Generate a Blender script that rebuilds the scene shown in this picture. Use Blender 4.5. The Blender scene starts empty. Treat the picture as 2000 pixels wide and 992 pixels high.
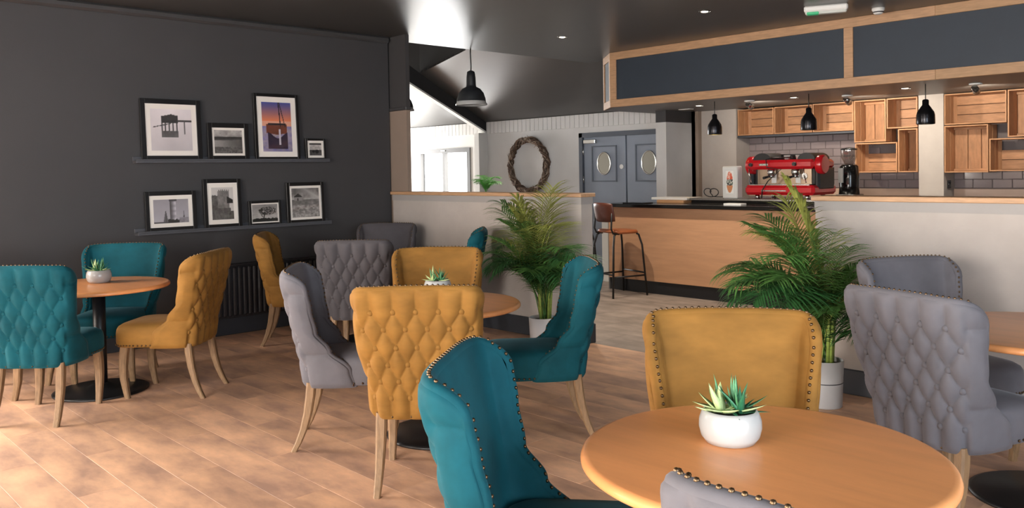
import bpy, math, random
from math import sin, cos, pi, radians, sqrt, atan2
from mathutils import Vector, Matrix
random.seed(7)
SC = bpy.context.scene
COL = SC.collection
# ------------------------------------------------------------------ camera
F_PX, YAW, PITCH, ROLL, PPY = 1647.2, radians(46.5225), radians(1.467), radians(-1.0035), 375.16
def make_camera():
    cam = bpy.data.cameras.new('camera'); o = bpy.data.objects.new('camera', cam); COL.objects.link(o)
    cam.sensor_fit = 'HORIZONTAL'; cam.sensor_width = 36.0
    cam.lens = F_PX / 2000 * 36.0
    cam.shift_y = -(496 - PPY) / 2000.0
    cam.clip_start = 0.05; cam.clip_end = 200
    Fw = Vector((-sin(YAW) * cos(PITCH), cos(YAW) * cos(PITCH), -sin(PITCH)))
    R0 = Vector((cos(YAW), sin(YAW), 0)); U0 = R0.cross(Fw)
    R = cos(ROLL) * R0 + sin(ROLL) * U0; U = -sin(ROLL) * R0 + cos(ROLL) * U0
    m = Matrix.Identity(4)
    for i in range(3):
        m[i][0] = R[i]; m[i][1] = U[i]; m[i][2] = -Fw[i]
    m[0][3], m[1][3], m[2][3] = 0, 0, 1.5
    o.matrix_world = m
    SC.camera = o
make_camera()
# ------------------------------------------------------------------ world, daylight, exposure
SC.view_settings.view_transform = 'Standard'
SC.view_settings.look = 'None'
SC.view_settings.gamma = 1.0
SC.view_settings.use_curve_mapping = False
SC.view_settings.exposure = 0.0
W = bpy.data.worlds.new('world'); SC.world = W; W.use_nodes = True
bg = W.node_tree.nodes['Background']
bg.inputs['Color'].default_value = (0.92, 0.96, 1.0, 1)
bg.inputs['Strength'].default_value = 9.0
def area(name, loc, direction, sx, sy, power, color):
    l = bpy.data.lights.new(name, 'AREA'); l.shape = 'RECTANGLE'; l.size = sx; l.size_y = sy
    l.energy = power; l.color = color
    o = bpy.data.objects.new(name, l); COL.objects.link(o); o.location = loc
    o.rotation_euler = Vector(direction).to_track_quat('-Z', 'Y').to_euler()
    return o
# daylight entering through the window wall behind the camera, the right-hand windows and the far room
area('daylight_left_window', (-7.66, -1.0, 1.45), (1, 0.0, -0.06), 3.0, 1.9, 520, (1.0, 0.88, 0.76))
area('daylight_front_window', (-1.75, -3.22, 1.45), (0, 1, -0.08), 4.3, 1.9, 510, (1.0, 0.91, 0.81))
area('daylight_right_window', (2.66, 0.5, 1.45), (-1, 0, -0.05), 3.6, 1.9, 250, (0.66, 0.84, 1.0))
area('daylight_far_window', (-14.4, 9.25, 1.5), (1, 0.05, 0.0), 1.2, 1.9, 230, (1.0, 0.97, 0.93))
area('daylight_back_window', (-12.4, 10.12, 1.45), (0.1, -1, 0.0), 1.35, 0.9, 60, (1.0, 0.98, 0.95))

# ------------------------------------------------------------------ materials
def s2l(c): return c / 12.92 if c <= 0.04045 else ((c + 0.055) / 1.055) ** 2.4
def hexc(h):
    h = h.lstrip('#'); return tuple(s2l(int(h[i:i + 2], 16) / 255) for i in (0, 2, 4))
MATS = {}
def mat(name, color, rough=0.6, metal=0.0, var=0.0, scale=6.0, stretch=(1, 1, 1), bump=0.0, bscale=None, sheen=0.0,
        spec=0.5, emit=None, estr=0.0, rnd=0.0, color2=None, detail=4.0, coat=0.0):
    if name in MATS: return MATS[name]
    m = bpy.data.materials.new(name); m.use_nodes = True; MATS[name] = m
    nt = m.node_tree; b = nt.nodes['Principled BSDF']
    c = hexc(color) if isinstance(color, str) else color
    b.inputs['Base Color'].default_value = (*c, 1)
    b.inputs['Roughness'].default_value = rough
    b.inputs['Metallic'].default_value = metal
    b.inputs['Specular IOR Level'].default_value = spec
    if coat: b.inputs['Coat Weight'].default_value = coat; b.inputs['Coat Roughness'].default_value = 0.15
    if sheen:
        b.inputs['Sheen Weight'].default_value = sheen; b.inputs['Sheen Roughness'].default_value = 0.35
        b.inputs['Sheen Tint'].default_value = (*[min(1, x * 1.5 + 0.12) for x in c], 1)
    if emit:
        e = hexc(emit) if isinstance(emit, str) else emit
        b.inputs['Emission Color'].default_value = (*e, 1); b.inputs['Emission Strength'].default_value = estr
    if var or bump or rnd or color2:
        tc = nt.nodes.new('ShaderNodeTexCoord'); mp = nt.nodes.new('ShaderNodeMapping')
        mp.inputs['Scale'].default_value = stretch
        nt.links.new(tc.outputs['Object'], mp.inputs['Vector'])
        nz = nt.nodes.new('ShaderNodeTexNoise'); nz.inputs['Scale'].default_value = scale; nz.inputs['Detail'].default_value = detail
        nz.inputs['Roughness'].default_value = 0.6
        vec = mp.outputs['Vector']
        if rnd:
            oi = nt.nodes.new('ShaderNodeObjectInfo'); ad = nt.nodes.new('ShaderNodeVectorMath'); ad.operation = 'ADD'
            ml = nt.nodes.new('ShaderNodeMath'); ml.operation = 'MULTIPLY'; ml.inputs[1].default_value = 37.0
            nt.links.new(oi.outputs['Random'], ml.inputs[0])
            nt.links.new(vec, ad.inputs[0]); nt.links.new(ml.outputs[0], ad.inputs[1]); vec = ad.outputs[0]
        nt.links.new(vec, nz.inputs['Vector'])
        if var or color2 or rnd:
            rp = nt.nodes.new('ShaderNodeValToRGB')
            c2 = (hexc(color2) if isinstance(color2, str) else color2) if color2 else tuple(min(1, x * (1 + var)) for x in c)
            c1 = tuple(x * (1 - var) for x in c)
            rp.color_ramp.elements[0].position = 0.32; rp.color_ramp.elements[1].position = 0.68
            rp.color_ramp.elements[0].color = (*c1, 1); rp.color_ramp.elements[1].color = (*c2, 1)
            nt.links.new(nz.outputs['Fac'], rp.inputs['Fac'])
            out = rp.outputs['Color']
            if rnd:
                hs = nt.nodes.new('ShaderNodeHueSaturation')
                mr = nt.nodes.new('ShaderNodeMapRange'); mr.inputs['To Min'].default_value = 1 - rnd; mr.inputs['To Max'].default_value = 1 + rnd
                nt.links.new(oi.outputs['Random'], mr.inputs['Value']); nt.links.new(mr.outputs[0], hs.inputs['Value'])
                nt.links.new(out, hs.inputs['Color']); out = hs.outputs['Color']
            nt.links.new(out, b.inputs['Base Color'])
        if bump:
            nb = nz
            if bscale:
                nb = nt.nodes.new('ShaderNodeTexNoise'); nb.inputs['Scale'].default_value = bscale; nb.inputs['Detail'].default_value = 3
                nt.links.new(vec, nb.inputs['Vector'])
            bp = nt.nodes.new('ShaderNodeBump'); bp.inputs['Strength'].default_value = bump; bp.inputs['Distance'].default_value = 0.01
            nt.links.new(nb.outputs['Fac'], bp.inputs['Height']); nt.links.new(bp.outputs['Normal'], b.inputs['Normal'])
    return m
def glass_mat(name, tint=(1, 1, 1), refl=0.08):
    if name in MATS: return MATS[name]
    m = bpy.data.materials.new(name); m.use_nodes = True; MATS[name] = m
    nt = m.node_tree; nt.nodes.remove(nt.nodes['Principled BSDF'])
    t = nt.nodes.new('ShaderNodeBsdfTransparent'); t.inputs['Color'].default_value = (*tint, 1)
    g = nt.nodes.new('ShaderNodeBsdfGlossy'); g.inputs['Roughness'].default_value = 0.03
    x = nt.nodes.new('ShaderNodeMixShader'); x.inputs[0].default_value = refl
    nt.links.new(t.outputs[0], x.inputs[1]); nt.links.new(g.outputs[0], x.inputs[2])
    nt.links.new(x.outputs[0], nt.nodes['Material Output'].inputs['Surface'])
    return m
def vcol_mat(name, rough=0.5):
    if name in MATS: return MATS[name]
    m = bpy.data.materials.new(name); m.use_nodes = True; MATS[name] = m
    nt = m.node_tree; a = nt.nodes.new('ShaderNodeVertexColor'); a.layer_name = 'ink'
    b = nt.nodes['Principled BSDF']; b.inputs['Roughness'].default_value = rough
    nt.links.new(a.outputs['Color'], b.inputs['Base Color'])
    return m

WALL_DARK = mat('charcoal_wall_paint', '#3a393a', 0.6, var=0.06, scale=1.5, bump=0.05, bscale=120)
WALL_LIGHT = mat('warm_grey_plaster', '#aaa19a', 0.85, var=0.06, scale=3.0, bump=0.12, bscale=60)
WALL_GREY = mat('cool_grey_paint', '#c9c7c5', 0.8, var=0.04, scale=2.0)
WALL_WHITE = mat('white_paint', '#dcdad5', 0.8, var=0.02, scale=2.0)
CEIL = mat('dark_satin_ceiling', '#424140', 0.34, var=0.05, scale=1.2, stretch=(1, 4, 1), spec=0.6)
SKIRT = mat('slate_blue_skirting', '#34373d', 0.5, var=0.05)
OAK = mat('oak_trim', '#b28b68', 0.5, var=0.16, scale=5, stretch=(1.5, 12, 12), rnd=0.08)
OAKX = mat('oak_board', '#c08f62', 0.5, var=0.14, scale=4, stretch=(1.2, 14, 14), rnd=0.10)
VENEER = mat('oak_veneer_panel', '#ba8c69', 0.5, var=0.10, scale=2.5, stretch=(1, 6, 9), detail=6)
PLANK = mat('worn_oak_plank', '#a3816f', 0.5, color2='#e2b28e', scale=2.0, stretch=(1.2, 2.6, 1), var=0.04, rnd=0.13, bump=0.08, detail=7, spec=0.4)
SLAB = mat('grey_stone_slab', '#776a5f', 0.55, color2='#97867a', scale=3, stretch=(1, 2.5, 1), var=0.1, rnd=0.10, bump=0.15, detail=7)
GROUT = mat('dark_joint', '#7a5d4a', 0.9, var=0.05)
BLACK = mat('black_metal', '#141416', 0.42, var=0.1, spec=0.5)
BLACKG = mat('black_gloss', '#0c0c0d', 0.18, var=0.05)
PICF = mat('black_frame_paint', '#100f10', 0.38, var=0.05)
MOUNT = mat('ivory_mount_card', '#e9e2da', 0.9, var=0.01)
CHROME = mat('brushed_steel', '#c4c2be', 0.25, metal=1.0, var=0.04)
BRONZE = mat('antique_bronze', '#695540', 0.38, metal=1.0, var=0.1)
LEGM = mat('weathered_oak_leg', '#846749', 0.6, var=0.22, scale=14, stretch=(6, 6, 1), bump=0.1)
TABLEM = mat('honey_beech_top', '#e2985f', 0.33, var=0.07, scale=3.0, stretch=(1, 7, 1), detail=6, spec=0.5)
TABLEE = mat('beech_edge', '#8e5730', 0.4, var=0.1)
PANELB = mat('navy_panel', '#28323d', 0.6, var=0.06, scale=3)
DOORM = mat('blue_grey_door', '#848c99', 0.5, var=0.04, scale=3)
WHITEC = mat('white_ceramic', '#aaa9a7', 0.22, var=0.02, scale=3, spec=0.5)
WHITEP = mat('white_plastic', '#dedcd8', 0.45, var=0.02)
SOIL = mat('dark_soil', '#241a14', 0.95, var=0.4, scale=60, bump=0.6)
CRATE = mat('pine_crate', '#a97c58', 0.6, var=0.18, scale=4, stretch=(2, 9, 9), rnd=0.16)
CRATEV = mat('pine_crate_upright', '#a77a56', 0.6, var=0.18, scale=4, stretch=(9, 9, 2), rnd=0.16)
TILE = mat('grey_glazed_tile', '#85797a', 0.1, var=0.06, scale=2, rnd=0.08, spec=0.6)
TILEL = mat('pale_upstand', '#c7a995', 0.3, var=0.05)
GLASS = glass_mat('window_glass', refl=0.06)
PGLASS = glass_mat('picture_glass', refl=0.035)
VELVET = {
    'teal': mat('teal_velvet', '#104b55', 0.75, var=0.26, scale=4.5, bump=0.05, bscale=300, sheen=0.45, spec=0.15),
    'mustard': mat('mustard_velvet', '#835d2b', 0.75, var=0.22, scale=3.5, stretch=(1, 1, 2.2), bump=0.05, bscale=300, sheen=0.4, spec=0.15),
    'charcoal': mat('dimmed_grey_velvet', '#4c494c', 0.75, var=0.12, scale=5, bump=0.05, bscale=300, sheen=0.35, spec=0.15),  # dark grey velvet, deepened for the weaker light in the far corner
    'grey': mat('grey_velvet', '#626065', 0.75, var=0.12, scale=5, bump=0.05, bscale=300, sheen=0.4, spec=0.15)}

# ------------------------------------------------------------------ mesh helpers
class MB:
    def __init__(s): s.v = []; s.f = []; s.sm = []
    def add(s, vs, fs, smooth=False):
        n = len(s.v); s.v += [tuple(p) for p in vs]
        for f in fs: s.f.append(tuple(i + n for i in f)); s.sm.append(smooth)
        return s
    def box(s, x0, x1, y0, y1, z0, z1):
        return s.add([(x0, y0, z0), (x1, y0, z0), (x1, y1, z0), (x0, y1, z0), (x0, y0, z1), (x1, y0, z1), (x1, y1, z1), (x0, y1, z1)],
                     [(0, 3, 2, 1), (4, 5, 6, 7), (0, 1, 5, 4), (1, 2, 6, 5), (2, 3, 7, 6), (3, 0, 4, 7)])
    def bbox(s, x0, x1, y0, y1, z0, z1, c=0.004):
        """box with chamfered edges"""
        c = min(c, (x1 - x0) * .45, (y1 - y0) * .45, (z1 - z0) * .45)
        vs = []
        for sx in (0, 1):
            for sy in (0, 1):
                for sz in (0, 1):
                    X = (x0, x1)[sx]; Y = (y0, y1)[sy]; Z = (z0, z1)[sz]
                    dx = c if sx == 0 else -c; dy = c if sy == 0 else -c; dz = c if sz == 0 else -c
                    vs += [(X, Y + dy, Z + dz), (X + dx, Y, Z + dz), (X + dx, Y + dy, Z)]
        idx = lambda a, b, d, k: ((a * 2 + b) * 2 + d) * 3 + k
        fs = []
        for a in (0, 1):
            q = [idx(a, 0, 0, 0), idx(a, 1, 0, 0), idx(a, 1, 1, 0), idx(a, 0, 1, 0)]; fs.append(q if a else q[::-1])
            q = [idx(0, a, 0, 1), idx(1, a, 0, 1), idx(1, a, 1, 1), idx(0, a, 1, 1)]; fs.append(q[::-1] if a else q)
            q = [idx(0, 0, a, 2), idx(1, 0, a, 2), idx(1, 1, a, 2), idx(0, 1, a, 2)]; fs.append(q if a else q[::-1])
        for a in (0, 1):
            for b in (0, 1):
                q = [idx(a, b, 0, 0), idx(a, b, 1, 0), idx(a, b, 1, 1), idx(a, b, 0, 1)]; fs.append(q if a == b else q[::-1])
                q = [idx(a, 0, b, 0), idx(a, 0, b, 2), idx(a, 1, b, 2), idx(a, 1, b, 0)]; fs.append(q if a == b else q[::-1])
                q = [idx(0, a, b, 1), idx(1, a, b, 1), idx(1, a, b, 2), idx(0, a, b, 2)]; fs.append(q if a == b else q[::-1])
                for d in (0, 1):
                    q = [idx(a, b, d, 0), idx(a, b, d, 1), idx(a, b, d, 2)]; fs.append(q if (a + b + d) % 2 else q[::-1])
        return s.add(vs, fs)
    def lathe(s, prof, n=24, c=(0, 0, 0), smooth=True, capb=True, capt=True, sx=1.0, sy=1.0):
        vs = []; fs = []
        for r, z in prof:
            for i in range(n):
                a = 2 * pi * i / n; vs.append((c[0] + r * cos(a) * sx, c[1] + r * sin(a) * sy, c[2] + z))
        for k in range(len(prof) - 1):
            for i in range(n):
                j = (i + 1) % n; fs.append((k * n + i, k * n + j, (k + 1) * n + j, (k + 1) * n + i))
        s.add(vs, fs, smooth)
        m = len(s.v) - len(vs)
        if capb: s.f.append(tuple(m + i for i in range(n))[::-1]); s.sm.append(False)
        if capt: s.f.append(tuple(m + (len(prof) - 1) * n + i for i in range(n))); s.sm.append(False)
        return s
    def tube(s, pts, r, n=8, smooth=True, caps=True):
        pts = [Vector(p) for p in pts]; rs = r if isinstance(r, (list, tuple)) else [r] * len(pts)
        vs = []; fs = []; prev = None
        for k, p in enumerate(pts):
            t = (pts[min(k + 1, len(pts) - 1)] - pts[max(k - 1, 0)]).normalized()
            if prev is None:
                prev = t.orthogonal().normalized()
            u = (prev - t * prev.dot(t))
            u = u.normalized() if u.length > 1e-6 else t.orthogonal().normalized()
            prev = u; w = t.cross(u)
            for i in range(n):
                a = 2 * pi * i / n; vs.append(p + (u * cos(a) + w * sin(a)) * rs[k])
        for k in range(len(pts) - 1):
            for i in range(n):
                j = (i + 1) % n; fs.append((k * n + i, k * n + j, (k + 1) * n + j, (k + 1) * n + i))
        s.add(vs, fs, smooth); m = len(s.v) - len(vs)
        if caps:
            s.f.append(tuple(m + i for i in range(n))[::-1]); s.sm.append(False)
            s.f.append(tuple(m + (len(pts) - 1) * n + i for i in range(n))); s.sm.append(False)
        return s
    def sphere(s, c, r, n=8, m=5, sq=1.0):
        prof = [(max(1e-4, r * sin(pi * k / m)), -r * sq * cos(pi * k / m)) for k in range(m + 1)]
        return s.lathe(prof, n, c, True, False, False)
    def poly(s, pts, thick, axis):
        """flat polygon extruded by the vector axis*thick"""
        n = len(pts); a = Vector(axis) * thick
        vs = [Vector(p) for p in pts] + [Vector(p) + a for p in pts]
        fs = [tuple(range(n))[::-1], tuple(range(n, 2 * n))] + [(i, (i + 1) % n, (i + 1) % n + n, i + n) for i in range(n)]
        return s.add(vs, fs)
    def xf(s, M):
        s.v = [tuple(M @ Vector(p)) for p in s.v]; return s
    def mesh(s, name, m=None):
        me = bpy.data.meshes.new(name); me.from_pydata(s.v, [], s.f)
        me.polygons.foreach_set('use_smooth', s.sm)
        if m: me.materials.append(m)
        me.update(); return me
    def obj(s, name, m, parent=None, loc=(0, 0, 0), label=None):
        return link(name, s.mesh(name, m), parent, loc, label)
def link(name, me, parent=None, loc=(0, 0, 0), label=None, m=None):
    o = bpy.data.objects.new(name, me); COL.objects.link(o); o.location = loc
    if parent: o.parent = parent
    if label: o['label'] = label
    if m:
        o.material_slots[0].link = 'OBJECT'; o.material_slots[0].material = m
    return o
def thing(name, label, cat, loc=(0, 0, 0), rotz=0.0, group=None):
    o = bpy.data.objects.new(name, None); COL.objects.link(o); o.empty_display_size = 0.1
    o.location = loc; o.rotation_euler = (0, 0, rotz)
    return tag(o, label, cat, group)
def tag(o, label, cat, group=None, kind=None):
    o['label'] = label; o['category'] = cat
    if group: o['group'] = group
    if kind: o['kind'] = kind
    return o
def struct(name, mb, m, label=None, cat=None):
    o = mb.obj(name, m); o['kind'] = 'structure'
    if label: o['label'] = label
    if cat: o['category'] = cat
    return o
def box_obj(name, m, parent, x0, x1, y0, y1, z0, z1, c=0.003, label=None):
    cx, cy, cz = (x0 + x1) / 2, (y0 + y1) / 2, z0
    return MB().bbox(x0 - cx, x1 - cx, y0 - cy, y1 - cy, 0, z1 - z0, c).obj(name, m, parent, (cx, cy, cz), label)

# ------------------------------------------------------------------ SETTING
XL, ZC, YW, YB = -7.6, 2.97, 5.36, 10.0
YT = 10.42      # tiled wall behind the bar
XR, YF, XF = 2.6, -3.2, -14.5
floor = struct('floor', MB().box(XL - .1, XR, YF, 5.47, -0.06, -0.006), GROUT, 'worn oak plank floor of the dining area', 'floor')
# planks run along x
PW, PL = 0.22, 1.28
plank_me = [MB().bbox(0, PL - .002, 0, PW - .002, -0.012, 0, 0.0015).mesh('plank', PLANK)]
part_me = {}
def plank_piece(parent, name, x0, x1, y0, y1, m, cache):
    k = (round(x1 - x0, 2), round(y1 - y0, 2), name)
    if k not in cache: cache[k] = MB().bbox(0, k[0] - .0012, 0, k[1] - .0012, -0.012, 0, 0.0006).mesh(name, m)
    return link(name, cache[k], parent, (x0, y0, 0))
j = 0; y = YF
while y < 5.46:
    y1 = min(y + PW, 5.47)
    x = XL - ((j * 0.47) % 1.0) * PL
    while x < XR:
        xa, xb = max(x, XL), min(x + PL, XR)
        if xb - xa > 0.05:
            if y > -0.3 or True: plank_piece(floor, 'plank', xa, xb, y, y1, PLANK, part_me)
        x += PL
    y = y1; j += 1
floor2 = struct('floor_bar', MB().box(XF, XR, 5.47, 11.0, -0.06, -0.006), GROUT, 'grey stone slab floor in front of the bar', 'floor')
j = 0; y = 5.47
while y < 10.0:
    y1 = min(y + 0.5, 10.0); x = -8.4 - (j % 2) * 0.45
    while x < -1.0:
        plank_piece(floor2, 'stone_slab', x, x + 0.9, y, y1, SLAB, part_me); x += 0.9
    y = y1; j += 1
# left wall with pier
wl = struct('wall_left', MB().box(XL - .15, XL, .5, 5.38, 0, ZC + .02).box(XL - .15, XL, YF, -2.5, 0, ZC + .02).box(XL - .15, XL, -2.5, .5, 0, .5).box(XL - .15, XL, -2.5, .5, 2.4, ZC + .02), WALL_DARK, 'dark charcoal painted wall behind the picture shelves', 'wall')
sk = struct('baseboard_left', MB().bbox(XL, XL + .022, YF, 5.38, 0, .20, .006), SKIRT, 'dark slate baseboard along the charcoal wall', 'baseboard')
cn = struct('trim_1', MB().bbox(XL, XL + .05, YF, 5.38, ZC - .07, ZC, .02), WALL_DARK, 'charcoal cornice along the top of the dark wall', 'trim')
pier = thing('wall_pier', 'tall pier with charcoal top and taupe lower part at the end of the dark wall', 'pillar', (-7.5, 5.55, 0)); pier['kind'] = 'structure'
MB().box(-.2, .19, -.15, -.10, 0, 2.17).obj('pier_shaft', mat('taupe_paint', '#877669', .8, var=.03), pier)
MB().box(-.2, .19, -.15, -.10, 2.20, ZC).obj('pier_head', WALL_DARK, pier)
MB().bbox(-.2, .20, -.165, -.09, 2.165, 2.205, .008).obj('ledge', WALL_DARK, pier)
# half walls
def half_wall(name, x0, x1, lab):
    o = thing(name, lab, 'half wall', ((x0 + x1) / 2, (YW + 5.5) / 2, 0)); o['kind'] = 'structure'
    w = (x1 - x0) / 2
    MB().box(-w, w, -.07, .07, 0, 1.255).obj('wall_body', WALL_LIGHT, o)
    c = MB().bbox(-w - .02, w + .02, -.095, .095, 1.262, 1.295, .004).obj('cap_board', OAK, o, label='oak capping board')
    MB().box(-w - .004, w + .004, -.076, .076, 1.20, 1.262).obj('cap_bead', mat('grey_bead', '#98938f', .7, var=.03), o, label='plain plaster band under the oak cap')  # slightly greyer band below the cap
    k = MB().bbox(-w - .012, w + .012, -.086, .086, 0, .165, .006).obj('skirting', SKIRT, o, label='slate blue skirting board')
    return o
half_wall('half_wall', -7.53, -4.80, 'left half wall with oak cap behind the tall palm')
half_wall('half_wall', -2.70, XR, 'right half wall with oak cap in front of the crate shelving')
# ceilings
struct('ceiling', MB().box(-7.75, XR, YF, 8.9, ZC, ZC + .03), CEIL, 'dark satin flat ceiling over the dining room', 'ceiling')
def slopeZ(y): return 2.36 + .535 * (YB - y)
HIP = [(-7.72, 6.62), (-9.63, 8.227), (-11.2, 8.563), (XF, 8.9)]       # line where the slope stops against the vertical facet coloured dark for shade
sl = MB()
top = [(XF, YB), (-6.8, YB), (-6.8, 8.86), (-7.75, 8.86)] + HIP
sl.poly([(a, b, slopeZ(b)) for a, b in top], .04, (0, 0, 1))
struct('ceiling_slope', sl, CEIL, 'sloping grey ceiling above the far doors', 'ceiling')
sf = MB()
for (xa, ya), (xb, yb_) in zip(HIP, HIP[1:]): sf.poly([(xa, ya, slopeZ(ya)), (xb, yb_, slopeZ(yb_)), (xb, yb_, 5.0), (xa, ya, 5.0)], .05, (0, .9, 0))
struct('ceiling_hip', sf, mat('shade_toned_ceiling', '#2b2a2a', .7, var=.05), 'triangular ceiling facet coloured dark for shade behind the wall pier', 'ceiling')  # near-black colour stands in for shade on the side away from the windows
struct('ceiling_void', MB().box(XF, -7.6, 5.3, 10.1, 5.0, 5.05), mat('shade_toned_ceiling', '#2b2a2a'), 'high dark ceiling of the far room', 'ceiling')
struct('wall_light_stop', MB().box(-7.76, -7.70, 5.4, 8.88, ZC + .03, 5.0), WALL_DARK, 'unseen light stop added above the edge of the flat ceiling', 'wall')  # unseen panel added to keep outside light from leaking in
# raking gable with white edge
gx = -11.18
gb = MB().poly([(gx, 10, 2.19), (gx, 10, slopeZ(10)), (gx, 7.9, slopeZ(7.9)), (gx, 7.9, 2.19 + .466 * 2.1)], .06, (-1, 0, 0))
struct('wall_gable', gb, mat('shade_toned_ceiling', '#2b2a2a'), 'raking gable panel coloured dark for shade below the sloping ceiling', 'wall')  # shade on the beam's face is put into this dark colour
rb = MB().poly([(gx + .015, 10, 2.165), (gx + .015, 10, 2.195), (gx + .015, 7.9, 2.195 + .466 * 2.1), (gx + .015, 7.9, 2.165 + .466 * 2.1)], .11, (-1, 0, 0))
struct('trim_2', rb, WALL_WHITE, 'white raking edge trim below the dark gable', 'trim')
struct('trim_3', MB().box(gx - .10, gx + .02, 9.80, 10, 0, 2.17), WALL_WHITE, 'white post under the foot of the raking trim', 'trim')
# back wall with far window
wb = MB()
wx0, wx1, wz0, wz1 = -13.15, -11.62, 0.95, 1.93
for a in ((XF, wx0, 0, 2.4), (wx1, gx, 0, 2.4), (wx0, wx1, 0, wz0), (wx0, wx1, wz1, 2.4)): wb.box(a[0], a[1], YB, YB + .12, a[2], a[3])
struct('wall_back_far', wb, WALL_WHITE, 'back wall around the far window, whitened for its daylight', 'wall')  # continues the grey back wall; white paints in the strong window light
wbo = struct('wall_back', MB().box(gx, -8.92, YB, YB + .12, 0, 2.4).box(-7.16, -6.8, YB, YB + .12, 0, 2.4).box(-8.92, -7.16, YB, YB + .12, 2.06, 2.4), WALL_GREY,
             'light grey wall behind the twig wreath', 'wall')
# tongue and groove boards along the wall head
bme = MB().bbox(0, .094, -.022, 0, 0, .205, .002).mesh('board', WALL_GREY)
for i in range(int((gx - .12 - (-14.2)) / .1)):
    link('board', bme, wbo, (-14.2 + i * .1, YB - .001, 2.158), m=WALL_WHITE)  # same board band, whitened where the far window lights it
for i in range(int((-7.0 - gx - .03) / .1)):
    link('board', bme, wbo, (gx + .03 + i * .1, YB - .001, 2.158))
w1 = thing('window_1', 'bright two-pane window with taupe frame in the far room', 'window', ((wx0 + wx1) / 2, YB, wz0)); w1['kind'] = 'structure'
FR = mat('taupe_window_frame', '#2f2b26', .5, var=.04)
ww = (wx1 - wx0) / 2; wh = wz1 - wz0
fr = MB().box(-ww, -ww + .07, -.02, .08, 0, wh).box(ww - .09, ww, -.02, .08, 0, wh).box(-ww + .07, ww - .09, -.02, .08, wh - .08, wh).box(-ww + .07, ww - .09, -.02, .08, 0, .05)
fr.obj('window_frame', FR, w1)
MB().box(-.035, .035, -.015, .07, .05, wh - .08).obj('mullion', FR, w1)
for s in (-1, 1):
    MB().box(-ww + .07 if s < 0 else .035, -.035 if s < 0 else ww - .09, .03, .036, .05, wh - .08).obj('pane', GLASS, w1)
MB().box(-.06, .06, -.03, -.018, wh - .05, wh - .025).obj('window_catch', WHITEP, w1)
MB().tube([(.02, -.03, .18), (.05, -.03, .06)], .012, 6).obj('window_handle', FR, w1)
# far room side walls
fl = MB()
for a in ((5.2, 8.6, 0, 5), (9.9, YB + .12, 0, 5), (8.6, 9.9, 0, .5), (8.6, 9.9, 2.5, 5)): fl.box(XF - .12, XF, a[0], a[1], a[2], a[3])
struct('wall_far_left', fl, WALL_WHITE, 'far room side wall with daylight opening', 'wall')
struct('wall_far_front', MB().box(XF, XL - .1, 5.3, 5.4, 0, 5.0), WALL_WHITE, 'far room wall backing onto the charcoal wall', 'wall')
# double doors
def door(name, x0, x1, lab, closer):
    d = thing(name, lab, 'door', ((x0 + x1) / 2, YB + .02, 0)); d['kind'] = 'structure'
    w = (x1 - x0) / 2
    MB().bbox(-w + .004, w - .004, 0, .045, .01, 2.0, .004).obj('door_leaf', DOORM, d)
    t = MB()
    for a in ((-.25, .25, 1.30, 1.32), (-.25, .25, 1.84, 1.86), (-.25, -.23, 1.32, 1.84), (.23, .25, 1.32, 1.84)): t.box(a[0], a[1], -.014, .0, a[2], a[3])
    t.obj('panel_moulding', mat('door_moulding', '#565d68', .5, var=.03), d)
    ring = [(.13 * cos(a), -.006, 1.585 + .17 * sin(a)) for a in [2 * pi * i / 32 for i in range(33)]]
    r = MB().tube(ring, .012, 6, caps=False).obj('porthole_ring', CHROME, d)
    MB().lathe([(.125, 0), (.125, .006)], 28, smooth=False).xf(Matrix.Translation((0, -.003, 1.585)) @ Matrix.Diagonal((1, 1, 1.32, 1)) @ Matrix.Rotation(pi / 2, 4, 'X')).obj('porthole_glass', mat('mirrored_pane', '#8a877f', .12, metal=.9), d)
    MB().lathe([(.035, 0), (.035, .008)], 16, smooth=False).xf(Matrix.Translation((w - .08, 0, 1.53)) @ Matrix.Rotation(pi / 2, 4, 'X')).obj('push_plate', WHITEP, d)
    if closer:
        MB().bbox(-w + .04, -w + .28, -.06, 0, 1.90, 1.96, .006).obj('door_closer', CHROME, d)
        for z in (1.72, 1.28, .3): MB().tube([(-w - .005, -.012, z), (-w - .005, -.012, z + .11)], .014, 8).obj('hinge', CHROME, d)
    return d
door('door_1', -8.90, -8.06, 'blue-grey door leaf with porthole and steel closer', True)
door('door_2', -8.04, -7.20, 'blue-grey door leaf with porthole partly behind the wall end', False)
dfm = MB().box(-8.97, -8.90, YB - .02, YB + .1, 0, 2.07).box(-7.2, -7.13, YB - .02, YB + .1, 0, 2.07).box(-8.97, -7.13, YB - .02, YB + .1, 2.0, 2.07)
struct('trim_4', dfm, mat('door_frame_paint', '#4c525c', .5, var=.03), 'dark blue-grey frame around the double doors', 'trim')
struct('wall_door_back', MB().box(-9.0, -7.0, YB + .12, YB + .2, 0, 2.4), WALL_DARK, 'dark backing behind the doors', 'wall')
struct('wall_stub', MB().box(-7.03, -6.86, 9.4, YB, 0, 2.12), WALL_GREY, 'narrow grey wall end right of the double doors', 'wall')
struct('wall_stub_head', MB().box(-7.03, -6.86, 9.4, YB, 2.12, 2.4), WALL_DARK, 'dark head above the narrow wall end', 'wall')
struct('wall_bar_passage', MB().box(-6.9, -6.75, YB, YB + .1, 0, 2.4), mat('taupe_paint', '#877669'), 'strip of back wall beside the bar pier, toned darker for shade', 'wall')  # back wall continued in taupe to paint in the shade there
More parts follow.
